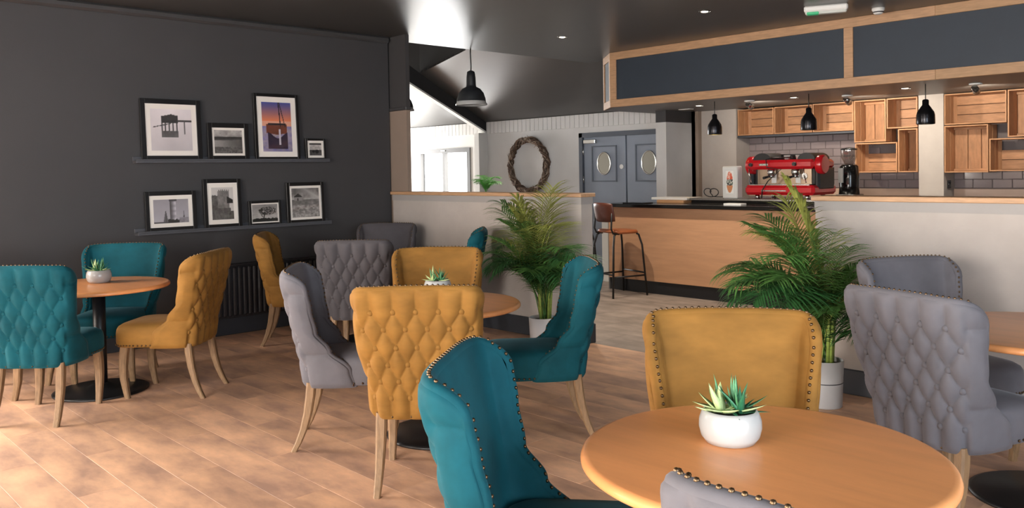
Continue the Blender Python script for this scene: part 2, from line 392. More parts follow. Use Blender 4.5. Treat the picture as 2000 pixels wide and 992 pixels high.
# bar back wall, piers
struct('wall_bar', MB().box(-6.9, XR, YT, YT + .1, 0, 3.0), mat('grout_grey', '#6d6564', .8, var=.03), 'wall behind the bar carrying grey tiles', 'wall')
struct('wall_bar_pier', MB().box(-6.80, -6.20, 10.08, YT, 0, 2.28), WALL_LIGHT, 'plain plaster pier at the left end of the bar', 'wall')
struct('wall_bar_column', MB().box(-3.82, -3.55, 10.08, YT, 0, 2.28), WALL_LIGHT, 'plaster column between the two crate groups', 'wall')
struct('ceiling_bar', MB().box(-6.95, XR, 8.36, YT, 2.28, 2.32), mat('soffit_grey', '#6b6764', .45, var=.04), 'low dark soffit above the bar', 'ceiling')
struct('ceiling_bar_end', MB().poly([(-6.95, 8.36, 2.28), (-7.36, 8.72, 2.28), (-7.36, YB, 2.28), (-6.95, YB, 2.28)], .04, (0, 0, 1)), mat('soffit_grey', '#6b6764'), 'end of the bar soffit above the doors', 'ceiling')
# rear walls behind the camera, with windows
def window_wall(name, wlab, axis, pos, a0, a1, openings, wn, wlabs):
    mb = MB(); z0, z1 = .5, 2.4
    def bx(p, q, za, zb):
        if axis == 'y': mb.box(p, q, pos - .12, pos, za, zb)
        else: mb.box(pos, pos + .12, p, q, za, zb)
    cur = a0
    for p, q in openings:
        bx(cur, p, 0, ZC); bx(p, q, 0, z0); bx(p, q, z1, ZC); cur = q
    bx(cur, a1, 0, ZC)
    struct(name, mb, WALL_LIGHT, wlab, 'wall')
    for k, (p, q) in enumerate(openings):
        c = (p + q) / 2; w = (q - p) / 2
        o = thing('window_%d' % (wn + k), wlabs[k], 'window', (c, pos - .06, z0) if axis == 'y' else (pos + .06, c, z0), 0 if axis == 'y' else pi / 2)
        o['kind'] = 'structure'
        h = z1 - z0
        MB().box(-w, -w + .06, -.04, .04, 0, h).box(w - .06, w, -.04, .04, 0, h).box(-w + .06, w - .06, -.04, .04, h - .06, h).box(-w + .06, w - .06, -.04, .04, 0, .06).obj('window_frame', FR, o)
        MB().box(-.03, .03, -.035, .035, .06, h - .06).obj('mullion', FR, o)
        for s in (-1, 1): MB().box(min(s * .03, s * (w - .06)), max(s * .03, s * (w - .06)), -.004, .004, .06, h - .06).obj('pane', GLASS, o)
window_wall('wall_front', 'plaster wall with windows behind the viewer', 'y', YF, XL, XR, [(-3.9, -1.8), (-1.6, .5)], 2, ['left window behind the viewer', 'right window behind the viewer'])
window_wall('wall_right', 'plaster wall with windows right of the viewer', 'x', XR, YF, YT, [(-1.4, .4), (.6, 2.4)], 4, ['near window right of the viewer', 'far window right of the viewer'])
wl6 = thing('window_6', 'wide window in the charcoal wall left of the viewer', 'window', (XL - .08, -1.0, .5), pi / 2); wl6['kind'] = 'structure'
MB().box(-1.5, -1.44, -.04, .04, 0, 1.9).box(1.44, 1.5, -.04, .04, 0, 1.9).box(-1.44, 1.44, -.04, .04, 1.84, 1.9).box(-1.44, 1.44, -.04, .04, 0, .06).obj('window_frame', FR, wl6)
for k in (-.5, .5): MB().box(k - .03, k + .03, -.035, .035, .06, 1.84).obj('mullion', FR, wl6)
for a, b in ((-1.44, -.53), (-.47, .47), (.53, 1.44)): MB().box(a, b, -.004, .004, .06, 1.84).obj('pane', GLASS, wl6)
# glazed tiles
tme = MB().bbox(0, .196, -.010, 0, 0, .096, .008).mesh('tile', TILE)
tl = bpy.data.objects['wall_bar']
def tiles(x0, x1, z0, z1):
    r = 0; z = z0
    while z < z1 - .02:
        x = x0 - (.1 if r % 2 else 0)
        while x < x1 - .03:
            if x >= x0 - .001: link('tile', tme, tl, (x, YT, z))
            else:
                link('tile', half_tile, tl, (x0, YT, z))
            x += .2
        z += .1; r += 1
half_tile = MB().bbox(0, .096, -.010, 0, 0, .096, .008).mesh('tile', TILE)
tiles(-6.2, -4.5, 1.21, 2.0); tiles(-4.5, -3.82, 1.21, 1.45); tiles(-3.55, -1.95, 1.21, 1.45)
struct('trim_5', MB().bbox(-6.2, -3.82, YT - .03, YT, .9, 1.20, .004).bbox(-3.55, XR, YT - .03, YT, .9, 1.20, .004), TILEL, 'pale upstand below the grey tiles', 'trim')

# ------------------------------------------------------------------ bar canopy
YFA = 8.32
def canopy():
    o = thing('bar_canopy', 'oak framed canopy with dark navy panels above the bar', 'canopy', (-3, YFA, 2.28))
    L = -6.93 + 3; R = XR + 3; h = ZC - 2.28
    O2 = mat('oak_trim_darker', '#a98460', .5, var=.14, scale=5, stretch=(1.5, 12, 12))  # right-hand rails are separate boards of a darker oak tone
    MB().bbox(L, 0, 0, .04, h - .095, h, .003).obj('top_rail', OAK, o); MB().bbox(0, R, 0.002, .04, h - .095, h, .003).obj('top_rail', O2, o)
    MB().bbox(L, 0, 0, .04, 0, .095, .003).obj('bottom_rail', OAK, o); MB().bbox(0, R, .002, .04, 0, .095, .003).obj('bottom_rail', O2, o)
    for x in (L, -.88, 1.6, 3.6): MB().bbox(x, x + .095, .003, .04, .095, h - .095, .003).obj('post', OAK, o)
    for a, b in ((L + .095, -.88), (-.785, 1.6), (1.695, 3.6), (3.695, R)): MB().box(a, b, .018, .036, .095, h - .095).obj('panel', PANELB, o)
    # chamfered left end
    e = bpy.data.objects.new('end_return', None); COL.objects.link(e); e.parent = o; e.location = (L, 0, 0); e.rotation_euler = (0, 0, pi - radians(41)); 
    ln = .56
    MB().bbox(0, ln, -.04, 0, h - .095, h, .003).obj('end_rail', OAK, e); MB().bbox(0, ln, -.04, 0, 0, .095, .003).obj('end_rail', OAK, e)
    MB().bbox(0, .08, -.04, 0, .095, h - .095, .003).obj('end_post', OAK, e); MB().bbox(ln - .08, ln, -.04, 0, .095, h - .095, .003).obj('end_post', OAK, e)
    MB().box(.08, ln - .08, -.034, -.016, .095, h - .095).obj('end_panel', PANELB, e)
canopy()

# ------------------------------------------------------------------ bar counter and what stands on it
ct = thing('bar_counter', 'oak veneered bar counter with black top and kickboard', 'counter', (-4.85, 8.4, 0))
MB().box(-1.95, 2.05, -.30, .30, .15, 1.03).obj('front_panel', VENEER, ct)
MB().box(-1.93, 2.05, -.28, .28, 0, .15).obj('kickboard', mat('kick_black', '#17181c', .4, var=.05), ct)
MB().bbox(-2.0, 2.05, -.38, .14, 1.03, 1.07, .006).obj('worktop', BLACKG, ct)
MB().box(-1.97, -1.95, -.29, .30, .0, 1.03).obj('end_panel', mat('grey_end', '#6c6a68', .6, var=.04), ct)
ws = thing('raised_worktop', 'steel edged raised shelf under the red coffee machine', 'worktop', (-4.95, 8.95, 1.07))
MB().bbox(-.95, .75, -.42, .45, .035, .062, .004).obj('steel_top', CHROME, ws)
MB().box(-.93, .75, -.40, .43, -.0, .035).obj('black_plinth', BLACKG, ws)
tray = MB().bbox(-.26, .27, -.16, .16, 0, .03, .004).obj('serving_tray', WHITEP, None, (-6.18, 8.66, 1.106)); tag(tray, 'flat white tray at the left end of the counter', 'tray')
bd = MB().bbox(-.2, .2, -.14, .14, 0, .035, .004).obj('wooden_board', OAKX, None, (-6.13, 8.60, 1.07)); tag(bd, 'small wooden board under the white tray', 'board')
bk = MB().bbox(-.16, .16, -.1, .1, 0, .012, .004).obj('black_mat', BLACKG, None, (-6.45, 8.24, 1.07)); tag(bk, 'thin black mat on the counter behind the leather stool', 'mat')
wn = MB().bbox(-.11, .11, -.06, .06, 0, .022, .003).obj('white_card', WHITEP, None, (-5.10, 8.25, 1.07)); tag(wn, 'white card lying on the counter below the coffee machine', 'card')
cb = []
for i in range(60):
    a = i / 59 * 4.2 * pi
    cb.append((-5.74 + i * .0042 + .085 * cos(a), 8.62 + .03 * sin(a * .6), 1.145 + .05 * (1 + sin(a)) * (1 if i < 45 else .3)))
cb += [(-5.47, 8.60, 1.145), (-5.45, 8.60, 1.142)]
tag(MB().tube(cb, .006, 6).obj('power_cable', BLACK), 'coiled black cable left of the paper bag', 'cable')
up = MB().bbox(-.06, .06, -.02, .02, 0, .93, .004).obj('white_upright', WALL_WHITE, None, (-7.265, 8.60, 0)); tag(up, 'white upright board beyond the counter end', 'board')

def vprint(name, w, h, nx, ny, fn, parent, M):
    vs = []; cs = []; fs = []
    for jj in range(ny + 1):
        for ii in range(nx + 1):
            u, v = ii / nx, jj / ny
            vs.append(M @ Vector(((u - .5) * w, 0, v * h))); cs.append(fn(u, v))
    for jj in range(ny):
        for ii in range(nx):
            a = jj * (nx + 1) + ii; fs.append((a, a + 1, a + nx + 2, a + nx + 1))
    me = bpy.data.meshes.new(name); me.from_pydata([tuple(p) for p in vs], [], fs)
    at = me.color_attributes.new('ink', 'FLOAT_COLOR', 'POINT')
    for i, c in enumerate(cs): at.data[i].color = (*[s2l(max(0, min(1, x))) for x in c], 1)
    me.materials.append(vcol_mat('printed_ink')); me.update()
    return link(name, me, parent)
def hsh(i, k): return (sin(i * 127.1 + k * 311.7) * 43758.5453) % 1.0
def vn(x, y):
    i, k = math.floor(x), math.floor(y); a, b = x - i, y - k
    a = a * a * (3 - 2 * a); b = b * b * (3 - 2 * b)
    return (hsh(i, k) * (1 - a) + hsh(i + 1, k) * a) * (1 - b) + (hsh(i, k + 1) * (1 - a) + hsh(i + 1, k + 1) * a) * b
def fbm(x, y): return .5 * vn(x, y) + .3 * vn(2 * x + 5, 2 * y) + .2 * vn(4 * x, 4 * y + 9)
def bag():
    o = thing('paper_bag', 'white upright packet with orange and black print beside the coffee machine', 'packet', (-5.325, 8.56, 1.132))
    MB().bbox(-.10, .095, -.05, .07, 0, .375, .012).obj('packet_body', WALL_WHITE, o)
    def fn(u, v):
        r = ((u - .5) / .42) ** 2 + ((v - .5) / .47) ** 2
        if r > 1: return (.93, .92, .90)
        if v < .36: return (.80, .52, .34)
        n = fbm(u * 9, v * 14)
        if v < .62: return (.13, .15, .16) if n < .5 else ((.85, .84, .8) if n < .62 else (.35, .42, .35))
        return (.85, .35, .22) if n < .52 else (.92, .74, .66)
    vprint('printed_panel', .10, .26, 22, 44, fn, o, Matrix.Translation((0, -.0515, .06)))
bag()
def coffee_machine():
    o = thing('coffee_machine', 'red two-group espresso machine on the raised bar shelf', 'coffee machine', (-4.735, 8.80, 1.132))
    RED = mat('gloss_red_enamel', '#c01520', .22, var=.04, coat=.4)
    BR = mat('warm_steel', '#b09a84', .3, metal=.8, var=.06)
    for x in (-.30, .30):
        for yy in (-.18, .18): MB().lathe([(.028, 0), (.024, .045)], 12, (x, yy, 0)).obj('foot', CHROME, o)
    MB().bbox(-.42, .42, -.27, .27, .045, .155, .03).obj('base_tray', RED, o)
    MB().box(-.40, .40, -.10, .25, .155, .34).obj('core', BLACK, o)
    MB().box(-.33, .32, -.118, -.10, .165, .33).obj('back_panel', BR, o)
    MB().bbox(-.36, .36, -.25, -.06, .150, .165, .003).obj('drip_grid', CHROME, o)
    MB().bbox(-.42, .40, -.24, .27, .33, .435, .03).obj('hood', RED, o)
    for s in (-1, 1):
        MB().lathe([(.10, 0), (.105, .01), (.105, .06), (.09, .075)], 24).xf(Matrix.Translation((s * .40 - (.0 if s > 0 else .035), -.11, .375)) @ Matrix.Rotation(pi / 2, 4, 'Y')).obj('end_cap', RED, o)
        MB().bbox(s * .40 - .03, s * .40 + .03, -.16, .2, .10, .34, .02).obj('side_cheek', BLACK, o)
    for x in (-.13, .16):
        MB().lathe([(.035, 0), (.045, .02), (.045, .055), (.03, .07)], 16, (x, -.17, .265)).obj('group_head', CHROME, o)
        pf = MB().lathe([(.036, 0), (.038, .03)], 16, (x, -.17, .237)).obj('portafilter', CHROME, o)
        MB().tube([(x, -.2, .252), (x - .01, -.32, .235)], [.012, .016], 8).obj('portafilter_handle', BLACK, pf)
        MB().bbox(x - .025, x + .035, -.125, -.118, .175, .275, .002).obj('towel_panel', WHITEP, o)
    for x in (-.36, .30): MB().tube([(x, -.25, .34), (x + .01, -.27, .28), (x + .02, -.24, .18)], .007, 8).obj('steam_wand', CHROME, o)
    MB().lathe([(.035, 0), (.035, .012)], 18).xf(Matrix.Translation((.24, -.118, .25)) @ Matrix.Rotation(pi / 2, 4, 'X')).obj('gauge', CHROME, o)
    for x in (-.34, .19): MB().lathe([(.022, 0), (.02, .03)], 12).xf(Matrix.Translation((x, -.24, .385)) @ Matrix.Rotation(pi / 2, 4, 'X')).obj('knob', BLACK, o)
    MB().bbox(-.24, -.13, -.2465, -.24, .37, .395, .002).obj('badge', CHROME, o)
    MB().bbox(-.20, .10, -.276, -.27, .085, .10, .001).obj('base_badge', CHROME, o)
    for x, r in ((-.25, .11), (.28, .10)):
        pts = [(x + r * cos(a), .435 + r * .72 * sin(a)) for a in [pi * i / 12 for i in range(13)]]
        MB().poly([(px, -.16, pz) for px, pz in pts], .34, (0, 1, 0)).obj('cup_guard', BLACK, o)
    MB().bbox(-.16, .22, .10, .14, .43, .50, .004).obj('cup_rail', BLACK, o)
    for x, yy in ((-.02, -.02), (.10, .02)): MB().lathe([(.025, 0), (.036, .05), (.033, .05), (.02, .006)], 14, (x, yy, .436), capt=False).obj('cup', WHITEC, o)
    w = MB().tube([(.05, -.05, .46), (-.10, -.18, .46), (-.14, -.27, .44), (-.12, -.285, .35), (.06, -.30, .33), (-.10, -.30, .20), (-.17, -.30, .10), (-.18, -.30, .01)], .006, 6).obj('cable', BLACK, o)
coffee_machine()
def grinder():
    o = thing('coffee_grinder', 'black coffee grinder with clear hopper right of the red machine', 'grinder', (-4.42, 9.60, 1.15))
    MB().bbox(-.11, .11, -.12, .14, -.018, .006, .004).obj('base_plate', CHROME, o)
    MB().lathe([(.115, .006), (.11, .1), (.115, .22), (.10, .33), (.08, .35)], 20).obj('grinder_body', BLACKG, o)
    MB().bbox(-.075, -.015, -.125, -.10, .14, .31, .004).obj('dial_panel', WHITEC, o)
    MB().bbox(.02, .05, -.125, -.10, .12, .2, .004).obj('lever', CHROME, o)
    MB().lathe([(.045, .35), (.09, .44), (.09, .52)], 20, capt=False).obj('hopper', glass_mat('hopper_plastic', (.75, .72, .70), .2), o)
    MB().lathe([(.092, .52), (.092, .535), (.02, .55)], 20).obj('lid', BLACK, o)
grinder()
gs = thing('back_worktop', 'back bar worktop carrying the coffee grinder', 'worktop', (-3.0, 9.9, 0))
MB().bbox(-1.55, 5.5, -.48, .16, 1.10, 1.13, .004).obj('steel_top', CHROME, gs)
MB().box(-1.5, 5.5, -.44, .16, .0, 1.10).obj('cupboard_body', BLACK, gs)

# crates
def crate(x0, x1, z0, z1, o_, lab, missing=0, n=3):
    w = x1 - x0; h = z1 - z0; y0 = 10.07; d = .30
    o = thing('wooden_crate', lab, 'crate', ((x0 + x1) / 2, y0 + d / 2, z0), group='pine crates on the bar wall')
    a = w / 2; t = .014; D = d / 2
    MV = CRATEV
    for s in (-1, 1):      # sides: two boards each
        for k in range(2):
            ya = -D + k * (d / 2 + .004); yb_ = ya + d / 2 - .008
            MB().bbox(min(s * a, s * (a - t)), max(s * a, s * (a - t)), ya, yb_, .0, h, .002).obj('side_board', MV, o)
    MB().bbox(-a + t, a - t, -D, D - .02, h - t, h, .002).obj('top_board', CRATE, o)
    MB().bbox(-a + t, a - t, -D, D - .02, 0, t, .002).obj('bottom_board', CRATE, o)
    if o_ == 'h':
        hh = (h - 2 * t) / n
        for k in range(n - missing): MB().bbox(-a + t, a - t, D - .018, D - .004, t + k * hh + .003, t + (k + 1) * hh - .003, .003).obj('slat', CRATE, o)
        for s in (-1, 1):
            MB().poly([(s * (a - t), D - .02, t), (s * (a - t - .03), D - .02, t), (s * (a - t), D - .05, t)], h - 2 * t, (0, 0, 1)).obj('corner_post', MV, o)
    else:
        hh = (w - 2 * t) / n
        for k in range(n - missing): MB().bbox(-a + t + k * hh + .003, -a + t + (k + 1) * hh - .003, D - .018, D - .004, t, h - t, .003).obj('slat', MV, o)
        for zz in (t, h - t - .028): MB().bbox(-a + t, a - t, D - .046, D - .02, zz, zz + .028, .003).obj('corner_post', CRATE, o)
    return o
crate(-6.17, -5.64, 1.915, 2.262, 'h', 'pine crate touching the plain bar pier, leftmost on the wall')
crate(-5.63, -5.11, 1.915, 2.265, 'h', 'pine crate second from the plain bar pier')
crate(-5.10, -4.58, 1.915, 2.268, 'h', 'pine crate behind the middle bar pendant with dark inner side')
crate(-4.57, -4.19, 1.765, 2.27, 'v', 'upright pine crate with vertical slats above the slatted lower crate')
crate(-4.18, -3.83, 1.915, 2.27, 'h', 'pine crate touching the plaster column at soffit height')
crate(-4.56, -4.06, 1.40, 1.755, 'h', 'low pine crate with open gap above two slats left of the column', missing=1)
crate(-4.05, -3.83, 1.40, 1.905, 'v', 'narrow upright pine crate against the left of the column', n=2)
crate(-3.54, -2.91, 1.925, 2.27, 'h', 'wide pine crate right of the plaster column at soffit height')
crate(-3.54, -3.09, 1.39, 1.915, 'v', 'upright pine crate above the wall socket right of the column')
crate(-2.90, -2.38, 1.765, 2.27, 'v', 'upright pine crate at the right picture edge')
crate(-3.08, -2.50, 1.40, 1.755, 'h', 'low pine crate with open gap at the right picture edge', missing=1)
bs = MB().bbox(-6.19, -4.575, 10.09, 10.40, 1.885, 1.912, .003).obj('crate_ledge', mat('ledge_grey', '#3b3d44', .6, var=.05)); tag(bs, 'dark ledge under the three left crates', 'shelf')
so = thing('wall_socket', 'black wall socket on the side of the plaster column', 'socket', (-3.545, 10.22, 1.21))
MB().bbox(0, .01, -.045, .045, 0, .09, .003).obj('socket_plate', BLACK, so)
for yy in (-.02, .02): MB().bbox(.009, .013, yy - .01, yy + .01, .05, .07, .002).obj('rocker', BLACKG, so)

# ------------------------------------------------------------------ pendants, spots and ceiling fittings
def bar_pendant(x, y, lab, power):
    o = thing('bar_pendant', lab, 'pendant lamp', (x, y, 1.885), group='small black pendants over the bar')
    MB().tube([(0, 0, .20), (0, 0, .395)], .005, 6).obj('cord', BLACK, o)
    sh = MB().lathe([(.084, 0), (.087, .01), (.085, .09), (.077, .12), (.045, .17), (.03, .19), (.03, .235), (.018, .245)], 28, capb=False, capt=True)
    sh.obj('shade', mat('black_nickel', '#26262a', .22, metal=.7, var=.04), o)
    MB().lathe([(.080, .006), (.078, .085), (.04, .16)], 24, capb=False).obj('shade_lining', mat('pale_lining', '#d8cda0', .5), o)
    MB().sphere((0, 0, .055), .038, 12, 7).obj('bulb', mat('bulb_' + lab[:4], '#fff0c0', .4, emit='#ffd98a', estr=power), o)
bar_pendant(-5.64, 8.70, 'lit black bar pendant in front of the plain pier', 60.0)
bar_pendant(-4.45, 8.70, 'black bar pendant above the red coffee machine', .6)
bar_pendant(-3.23, 8.70, 'black bar pendant in front of the plaster column', .4)
PEND2 = (-10.20, 7.446, 2.416)
def dome_pendant(loc, lab, ctop):
    o = thing('dome_pendant', lab, 'pendant lamp', loc, group='large black dome pendants')
    DK = mat('matt_black_enamel', '#1b1e22', .5, var=.05)
    MB().tube([(0, 0, .41), (.004, 0, .46), (-.003, 0, ctop - .05), (0, 0, ctop)], .008, 6).obj('cord', BLACK, o)
    MB().lathe([(.185, 0), (.187, .010), (.176, .016), (.172, .07), (.150, .14), (.110, .190), (.062, .215), (.058, .235), (.055, .33), (.045, .395), (.02, .41)], 36, capb=False).obj('shade', DK, o)
    MB().lathe([(.182, .004), (.168, .07), (.145, .135), (.10, .182), (.04, .205)], 36, capb=False).obj('shade_lining', WHITEC, o)
    MB().lathe([(.188, -.006), (.191, .003), (.188, .014)], 36, capb=False, capt=False).obj('rim', WHITEC, o)
    MB().sphere((0, 0, .12), .05, 12, 7).obj('bulb', mat('lamp_glass', '#f4f1ea', .3), o)
dome_pendant((-7.70, 6.655, 2.298), 'large black dome pendant hanging beyond the half wall', .672)
dome_pendant(PEND2, 'second black dome pendant half hidden behind the pier', 5.0 - PEND2[2])
EMI = mat('spot_glow', '#fff4e0', .4, emit='#fff0d8', estr=14)
def downlight(x, y, z, lab, power, grp):
    o = thing('downlight', lab, 'spotlight', (x, y, z - .006), group=grp)
    MB().lathe([(.055, 0), (.055, .006), (.035, .006), (.035, .002)], 20, capb=False, capt=False).obj('bezel', CHROME, o)
    MB().lathe([(.034, .002), (.034, .005)], 16).obj('lamp', EMI, o)
    if power:
        l = bpy.data.lights.new('downlight_beam', 'SPOT'); l.energy = power; l.spot_size = radians(100); l.spot_blend = .6; l.color = (1, .90, .76); l.shadow_soft_size = .04
        q = bpy.data.objects.new('downlight_beam', l); COL.objects.link(q); q.parent = o; q.location = (0, 0, -.03)
downlight(-4.534, 6.844, ZC, 'recessed ceiling spot above the palm by the right half wall', 220, 'recessed spots in the flat ceiling')
downlight(-6.407, 6.883, ZC, 'recessed ceiling spot left of the canopy corner', 180, 'recessed spots in the flat ceiling')
downlight(-6.115, 9.079, 2.28, 'recessed soffit spot above the plain bar pier', 12, 'recessed spots in the bar soffit')
downlight(-4.785, 8.998, 2.28, 'recessed soffit spot above the coffee machine', 26, 'recessed spots in the bar soffit')
downlight(-3.532, 8.973, 2.28, 'recessed soffit spot before the plaster column', 8, 'recessed spots in the bar soffit')
def spot_head(x, y, lab, tx, power):
    o = thing('spot_fitting', lab, 'spotlight', (x, y, 2.28), group='swivel spots under the bar soffit')
    MB().lathe([(.06, -.015), (.06, 0)], 20).obj('base', WHITEP, o)
    d = Vector((tx - x, 10.2 - y, 1.75 - 2.22)).normalized()
    c = Vector((0, 0, -.06))
    MB().tube([c - d * .05, c + d * .05], [.03, .036], 14).obj('lamp_head', CHROME, o)
    MB().tube([c + d * .049, c + d * .052], .03, 14).obj('lamp_face', EMI, o)
    MB().tube([(0, 0, -.01), (0, 0, -.06)], .008, 6).obj('stem', CHROME, o)
    l = bpy.data.lights.new('spot_beam', 'SPOT'); l.energy = power; l.spot_size = radians(125); l.spot_blend = .7; l.color = (1, .89, .74); l.shadow_soft_size = .03
    q = bpy.data.objects.new('spot_beam', l); COL.objects.link(q); q.parent = o; q.location = c + d * .07
    q.rotation_euler = d.to_track_quat('-Z', 'Y').to_euler()
spot_head(-5.32, 8.95, 'swivel spot lighting the left crates', -5.4, 45)
spot_head(-4.29, 9.29, 'swivel spot lighting the crates left of the column', -4.2, 55)
spot_head(-2.90, 9.09, 'swivel spot lighting the crates right of the column', -3.0, 42)
sm = thing('soffit_vent', 'small white vent under the soffit near the passage', 'vent', (-6.58, 9.47, 2.27), group=None)
MB().bbox(-.09, .09, -.05, .05, 0, .012, .004).obj('vent_plate', WHITEP, sm)
el = thing('emergency_light', 'white emergency light with green lens under the flat ceiling', 'emergency light', (-3.66, 7.50, ZC - .075), radians(24))
MB().bbox(-.19, .19, -.05, .05, .02, .075, .012).obj('housing', WHITEP, el)
MB().bbox(-.18, .18, -.04, .04, 0, .022, .01).obj('diffuser', mat('frosted_cover', '#d6dbd6', .35), el)
MB().bbox(-.165, -.06, -.046, .03, -.003, .02, .006).obj('green_lens', mat('green_lens', '#3f9f70', .3, emit='#2fae72', estr=.35), el)
sd = thing('smoke_detector', 'white round smoke detector beside the emergency light', 'smoke detector', (-3.40, 8.02, ZC - .06))
MB().lathe([(.03, 0), (.045, .012), (.05, .03), (.058, .04), (.058, .06)], 24).obj('detector_body', WHITEP, sd)
MB().lathe([(.047, .014), (.052, .02), (.047, .026)], 24, capb=False, capt=False).obj('sensor_slot', BLACK, sd)

# ------------------------------------------------------------------ wreath
def wreath():
    o = thing('twig_wreath', 'large round wreath of brown twigs on the grey wall', 'wreath', (-10.05, YB - .085, 1.58))
    rnd = random.Random(3)
    TW = [mat('twig_brown', '#6f5848', .85, var=.3, scale=30), mat('twig_grey', '#8f7f70', .85, var=.3, scale=30), mat('twig_dark', '#4a382c', .85, var=.3, scale=30)]
    for k in range(36):
        n = 60; ph = rnd.random() * 2 * pi; tw = rnd.choice((5, 6, 7, 8)) * rnd.choice((1, -1)); rr = .018 + rnd.random() * .034
        pts = []
        for i in range(n + 1):
            a = 2 * pi * i / n; q = ph + tw * a; wob = 1 + .25 * sin(3 * a + k)
            R = .43 + rr * wob * cos(q)
            pts.append((R * cos(a), rr * wob * sin(q), R * sin(a)))
        MB().tube(pts, .006 + rnd.random() * .005, 5, caps=False).obj('twig_strand', TW[k % 3], o)
    s = MB()
    for k in range(160):
        a = rnd.random() * 2 * pi; R = .43 + rnd.uniform(-.05, .05); d = Vector((rnd.uniform(-1, 1), rnd.uniform(-.6, .2), rnd.uniform(-1, 1))).normalized() * rnd.uniform(.03, .07)
        p = Vector((R * cos(a), rnd.uniform(-.04, .03), R * sin(a))); s.tube([p, p + d], [.005, .002], 4)
    q = s.obj('twig_ends', TW[0], o); q['kind'] = 'stuff'
wreath()

# ------------------------------------------------------------------ picture shelves and pictures
for z, lab, y0, y1 in ((1.632, 'upper charcoal picture shelf', 2.66, 4.57), (1.003, 'lower charcoal picture shelf', 2.66, 4.575)):
    o = thing('picture_shelf', lab, 'shelf', (XL, (y0 + y1) / 2, z))
    w = (y1 - y0) / 2; SHM = mat('shelf_charcoal', '#4a4b50', .5, var=.04)
    MB().bbox(0, .10, -w, w, -.012, .010, .003).obj('shelf_board', SHM, o)
    MB().bbox(.088, .10, -w, w, .010, .022, .002).obj('front_lip', SHM, o)
    MB().bbox(0, .012, -w, w, .010, .045, .003).obj('back_lip', SHM, o)
def g(v): return (v, v * .97, v * .95)
def p_hut(u, v):
    c = .80 + .08 * v - .10 * (1 - abs(u - .5) * 2) * (.5 - v) - .05 * fbm(u * 4, v * 4)
    if .25 < u < .66:
        top = .88 - abs(u - .50) * .22
        if .66 < v < top: c = .17 + .08 * fbm(u * 4, v * 60)
        if .46 < v <= .66 and ((u - .25) * 11) % 1 < .35: c = .2
        if .32 < v <= .47: c = .25 + .15 * fbm(u * 20, v * 8) + (.47 - v) * .4
    if u >= .64 and .70 < v < .74: c = .25
    if .80 < u < .83 and .40 < v < .72: c = .35
    if .05 < u < .5 and abs(v - (.56 + (u - .05) * .22)) < .012: c = .3
    return (c, c * .96, c * .97)
def p_bay(u, v):
    n = fbm(u * 7, v * 7)
    if v > .72: c = .45 + .35 * n
    elif v > .55: c = .16 + .15 * n + (.1 if v < .6 else 0)
    elif v > .28: c = .55 - .3 * u + .1 * n
    else: c = .15 + .4 * fbm(u * 22, v * 22)
    return g(c)
def p_boat(u, v):
    if v > .62: t = (v - .62) / .38; base = (.88 - .62 * t, .50 - .20 * t, .33 + .25 * t)
    elif v > .52: base = (.86, .62, .52)
    else: base = (.72 - .35 * fbm(u * 5, v * 12), .66 - .3 * fbm(u * 5, v * 12), .72 - .2 * fbm(u * 4, v * 9))
    hull = .34 + .10 * abs(u - .5)
    if .14 < u < .84 and hull < v < .54 + .05 * abs(u - .5): base = (.50 - .12 * fbm(u * 8, v * 26), .24, .17)
    if .2 < u < .8 and .54 < v < .58: base = (.20, .16, .18)
    if abs(u - (.62 - .10 * (v - .5))) < .018 and v > .5: base = (.13, .10, .14)
    if abs(u - (.78 - .36 * (v - .5))) < .014 and v > .5: base = (.16, .12, .16)
    if .18 < u < .85 and .06 < v < .33 + .06 * sin(9 * u): base = (.14 + .1 * fbm(u * 16, v * 16), .14, .22)
    if .55 < u < .62 and .14 < v < .45: base = (.75, .72, .76)
    return base
def p_small(u, v):
    n = fbm(u * 8, v * 8)
    c = .55 + .3 * n if v > .45 else .18 + .2 * n
    if v > .85: c = .3
    for a, r in ((.32, .16), (.62, .22)):
        if (u - a) ** 2 + (v - .32) ** 2 < r * r * .5: c = .1
    return g(c)
def p_light(u, v):
    c = .66 - .10 * v + .04 * fbm(u * 5, v * 5)
    if v < .05: c = .3
    if .46 < u < .64: c = .30 + .55 * min(1, max(0, (u - .48) / .16)) * (1 if int(v * 9) % 2 else .75)
    if .44 < u < .66 and v > .92: c = .25
    if .40 < u < .72 and v < .12 + .05 * vn(u * 20, 1): c = .15
    for a, w_, h_ in ((.34, .07, .52), (.86, .03, .5)):
        if abs(u - a) < w_ * (1 - (v - .06) / h_) and .06 < v < h_: c = .38 if abs(u - a) > .01 else .2
    if u > .72 and v < .22: c = .42 + .2 * fbm(u * 20, v * 20)
    return (c, c * .97, c * 1.01)
def p_tower(u, v):
    n = fbm(u * 12, v * 12); c = .78
    if (u < .30 and v < .72 + .1 * n) or v < .26: c = .18 + .3 * n
    if .28 < u < .80 and .30 < v < .90 + (.04 if int(u * 22) % 2 else 0) - .25 * (u - .54) ** 2: c = .34 + .25 * n
    if .22 < u < .86 and .26 < v < .36: c = .22 + .2 * n
    if .70 < u < .98 and .50 < v < .72 - (u - .7) * .4: c = .12
    return g(c)
def p_tree(u, v):
    n = fbm(u * 6, v * 6); c = .62 - .18 * v + .2 * n
    if v < .16 + .06 * vn(u * 14, 2): c = .09
    if abs(u - (.42 + .18 * (v - .1))) < .03 - .02 * v and v < .55: c = .1
    if abs(u - (.40 - .3 * (v - .25))) < .014 and .25 < v < .5: c = .1
    r = ((u - .60) / .36) ** 2 + ((v - .62) / .24) ** 2
    if r < 1 and fbm(u * 26, v * 26) < .56: c = .14
    return g(c)
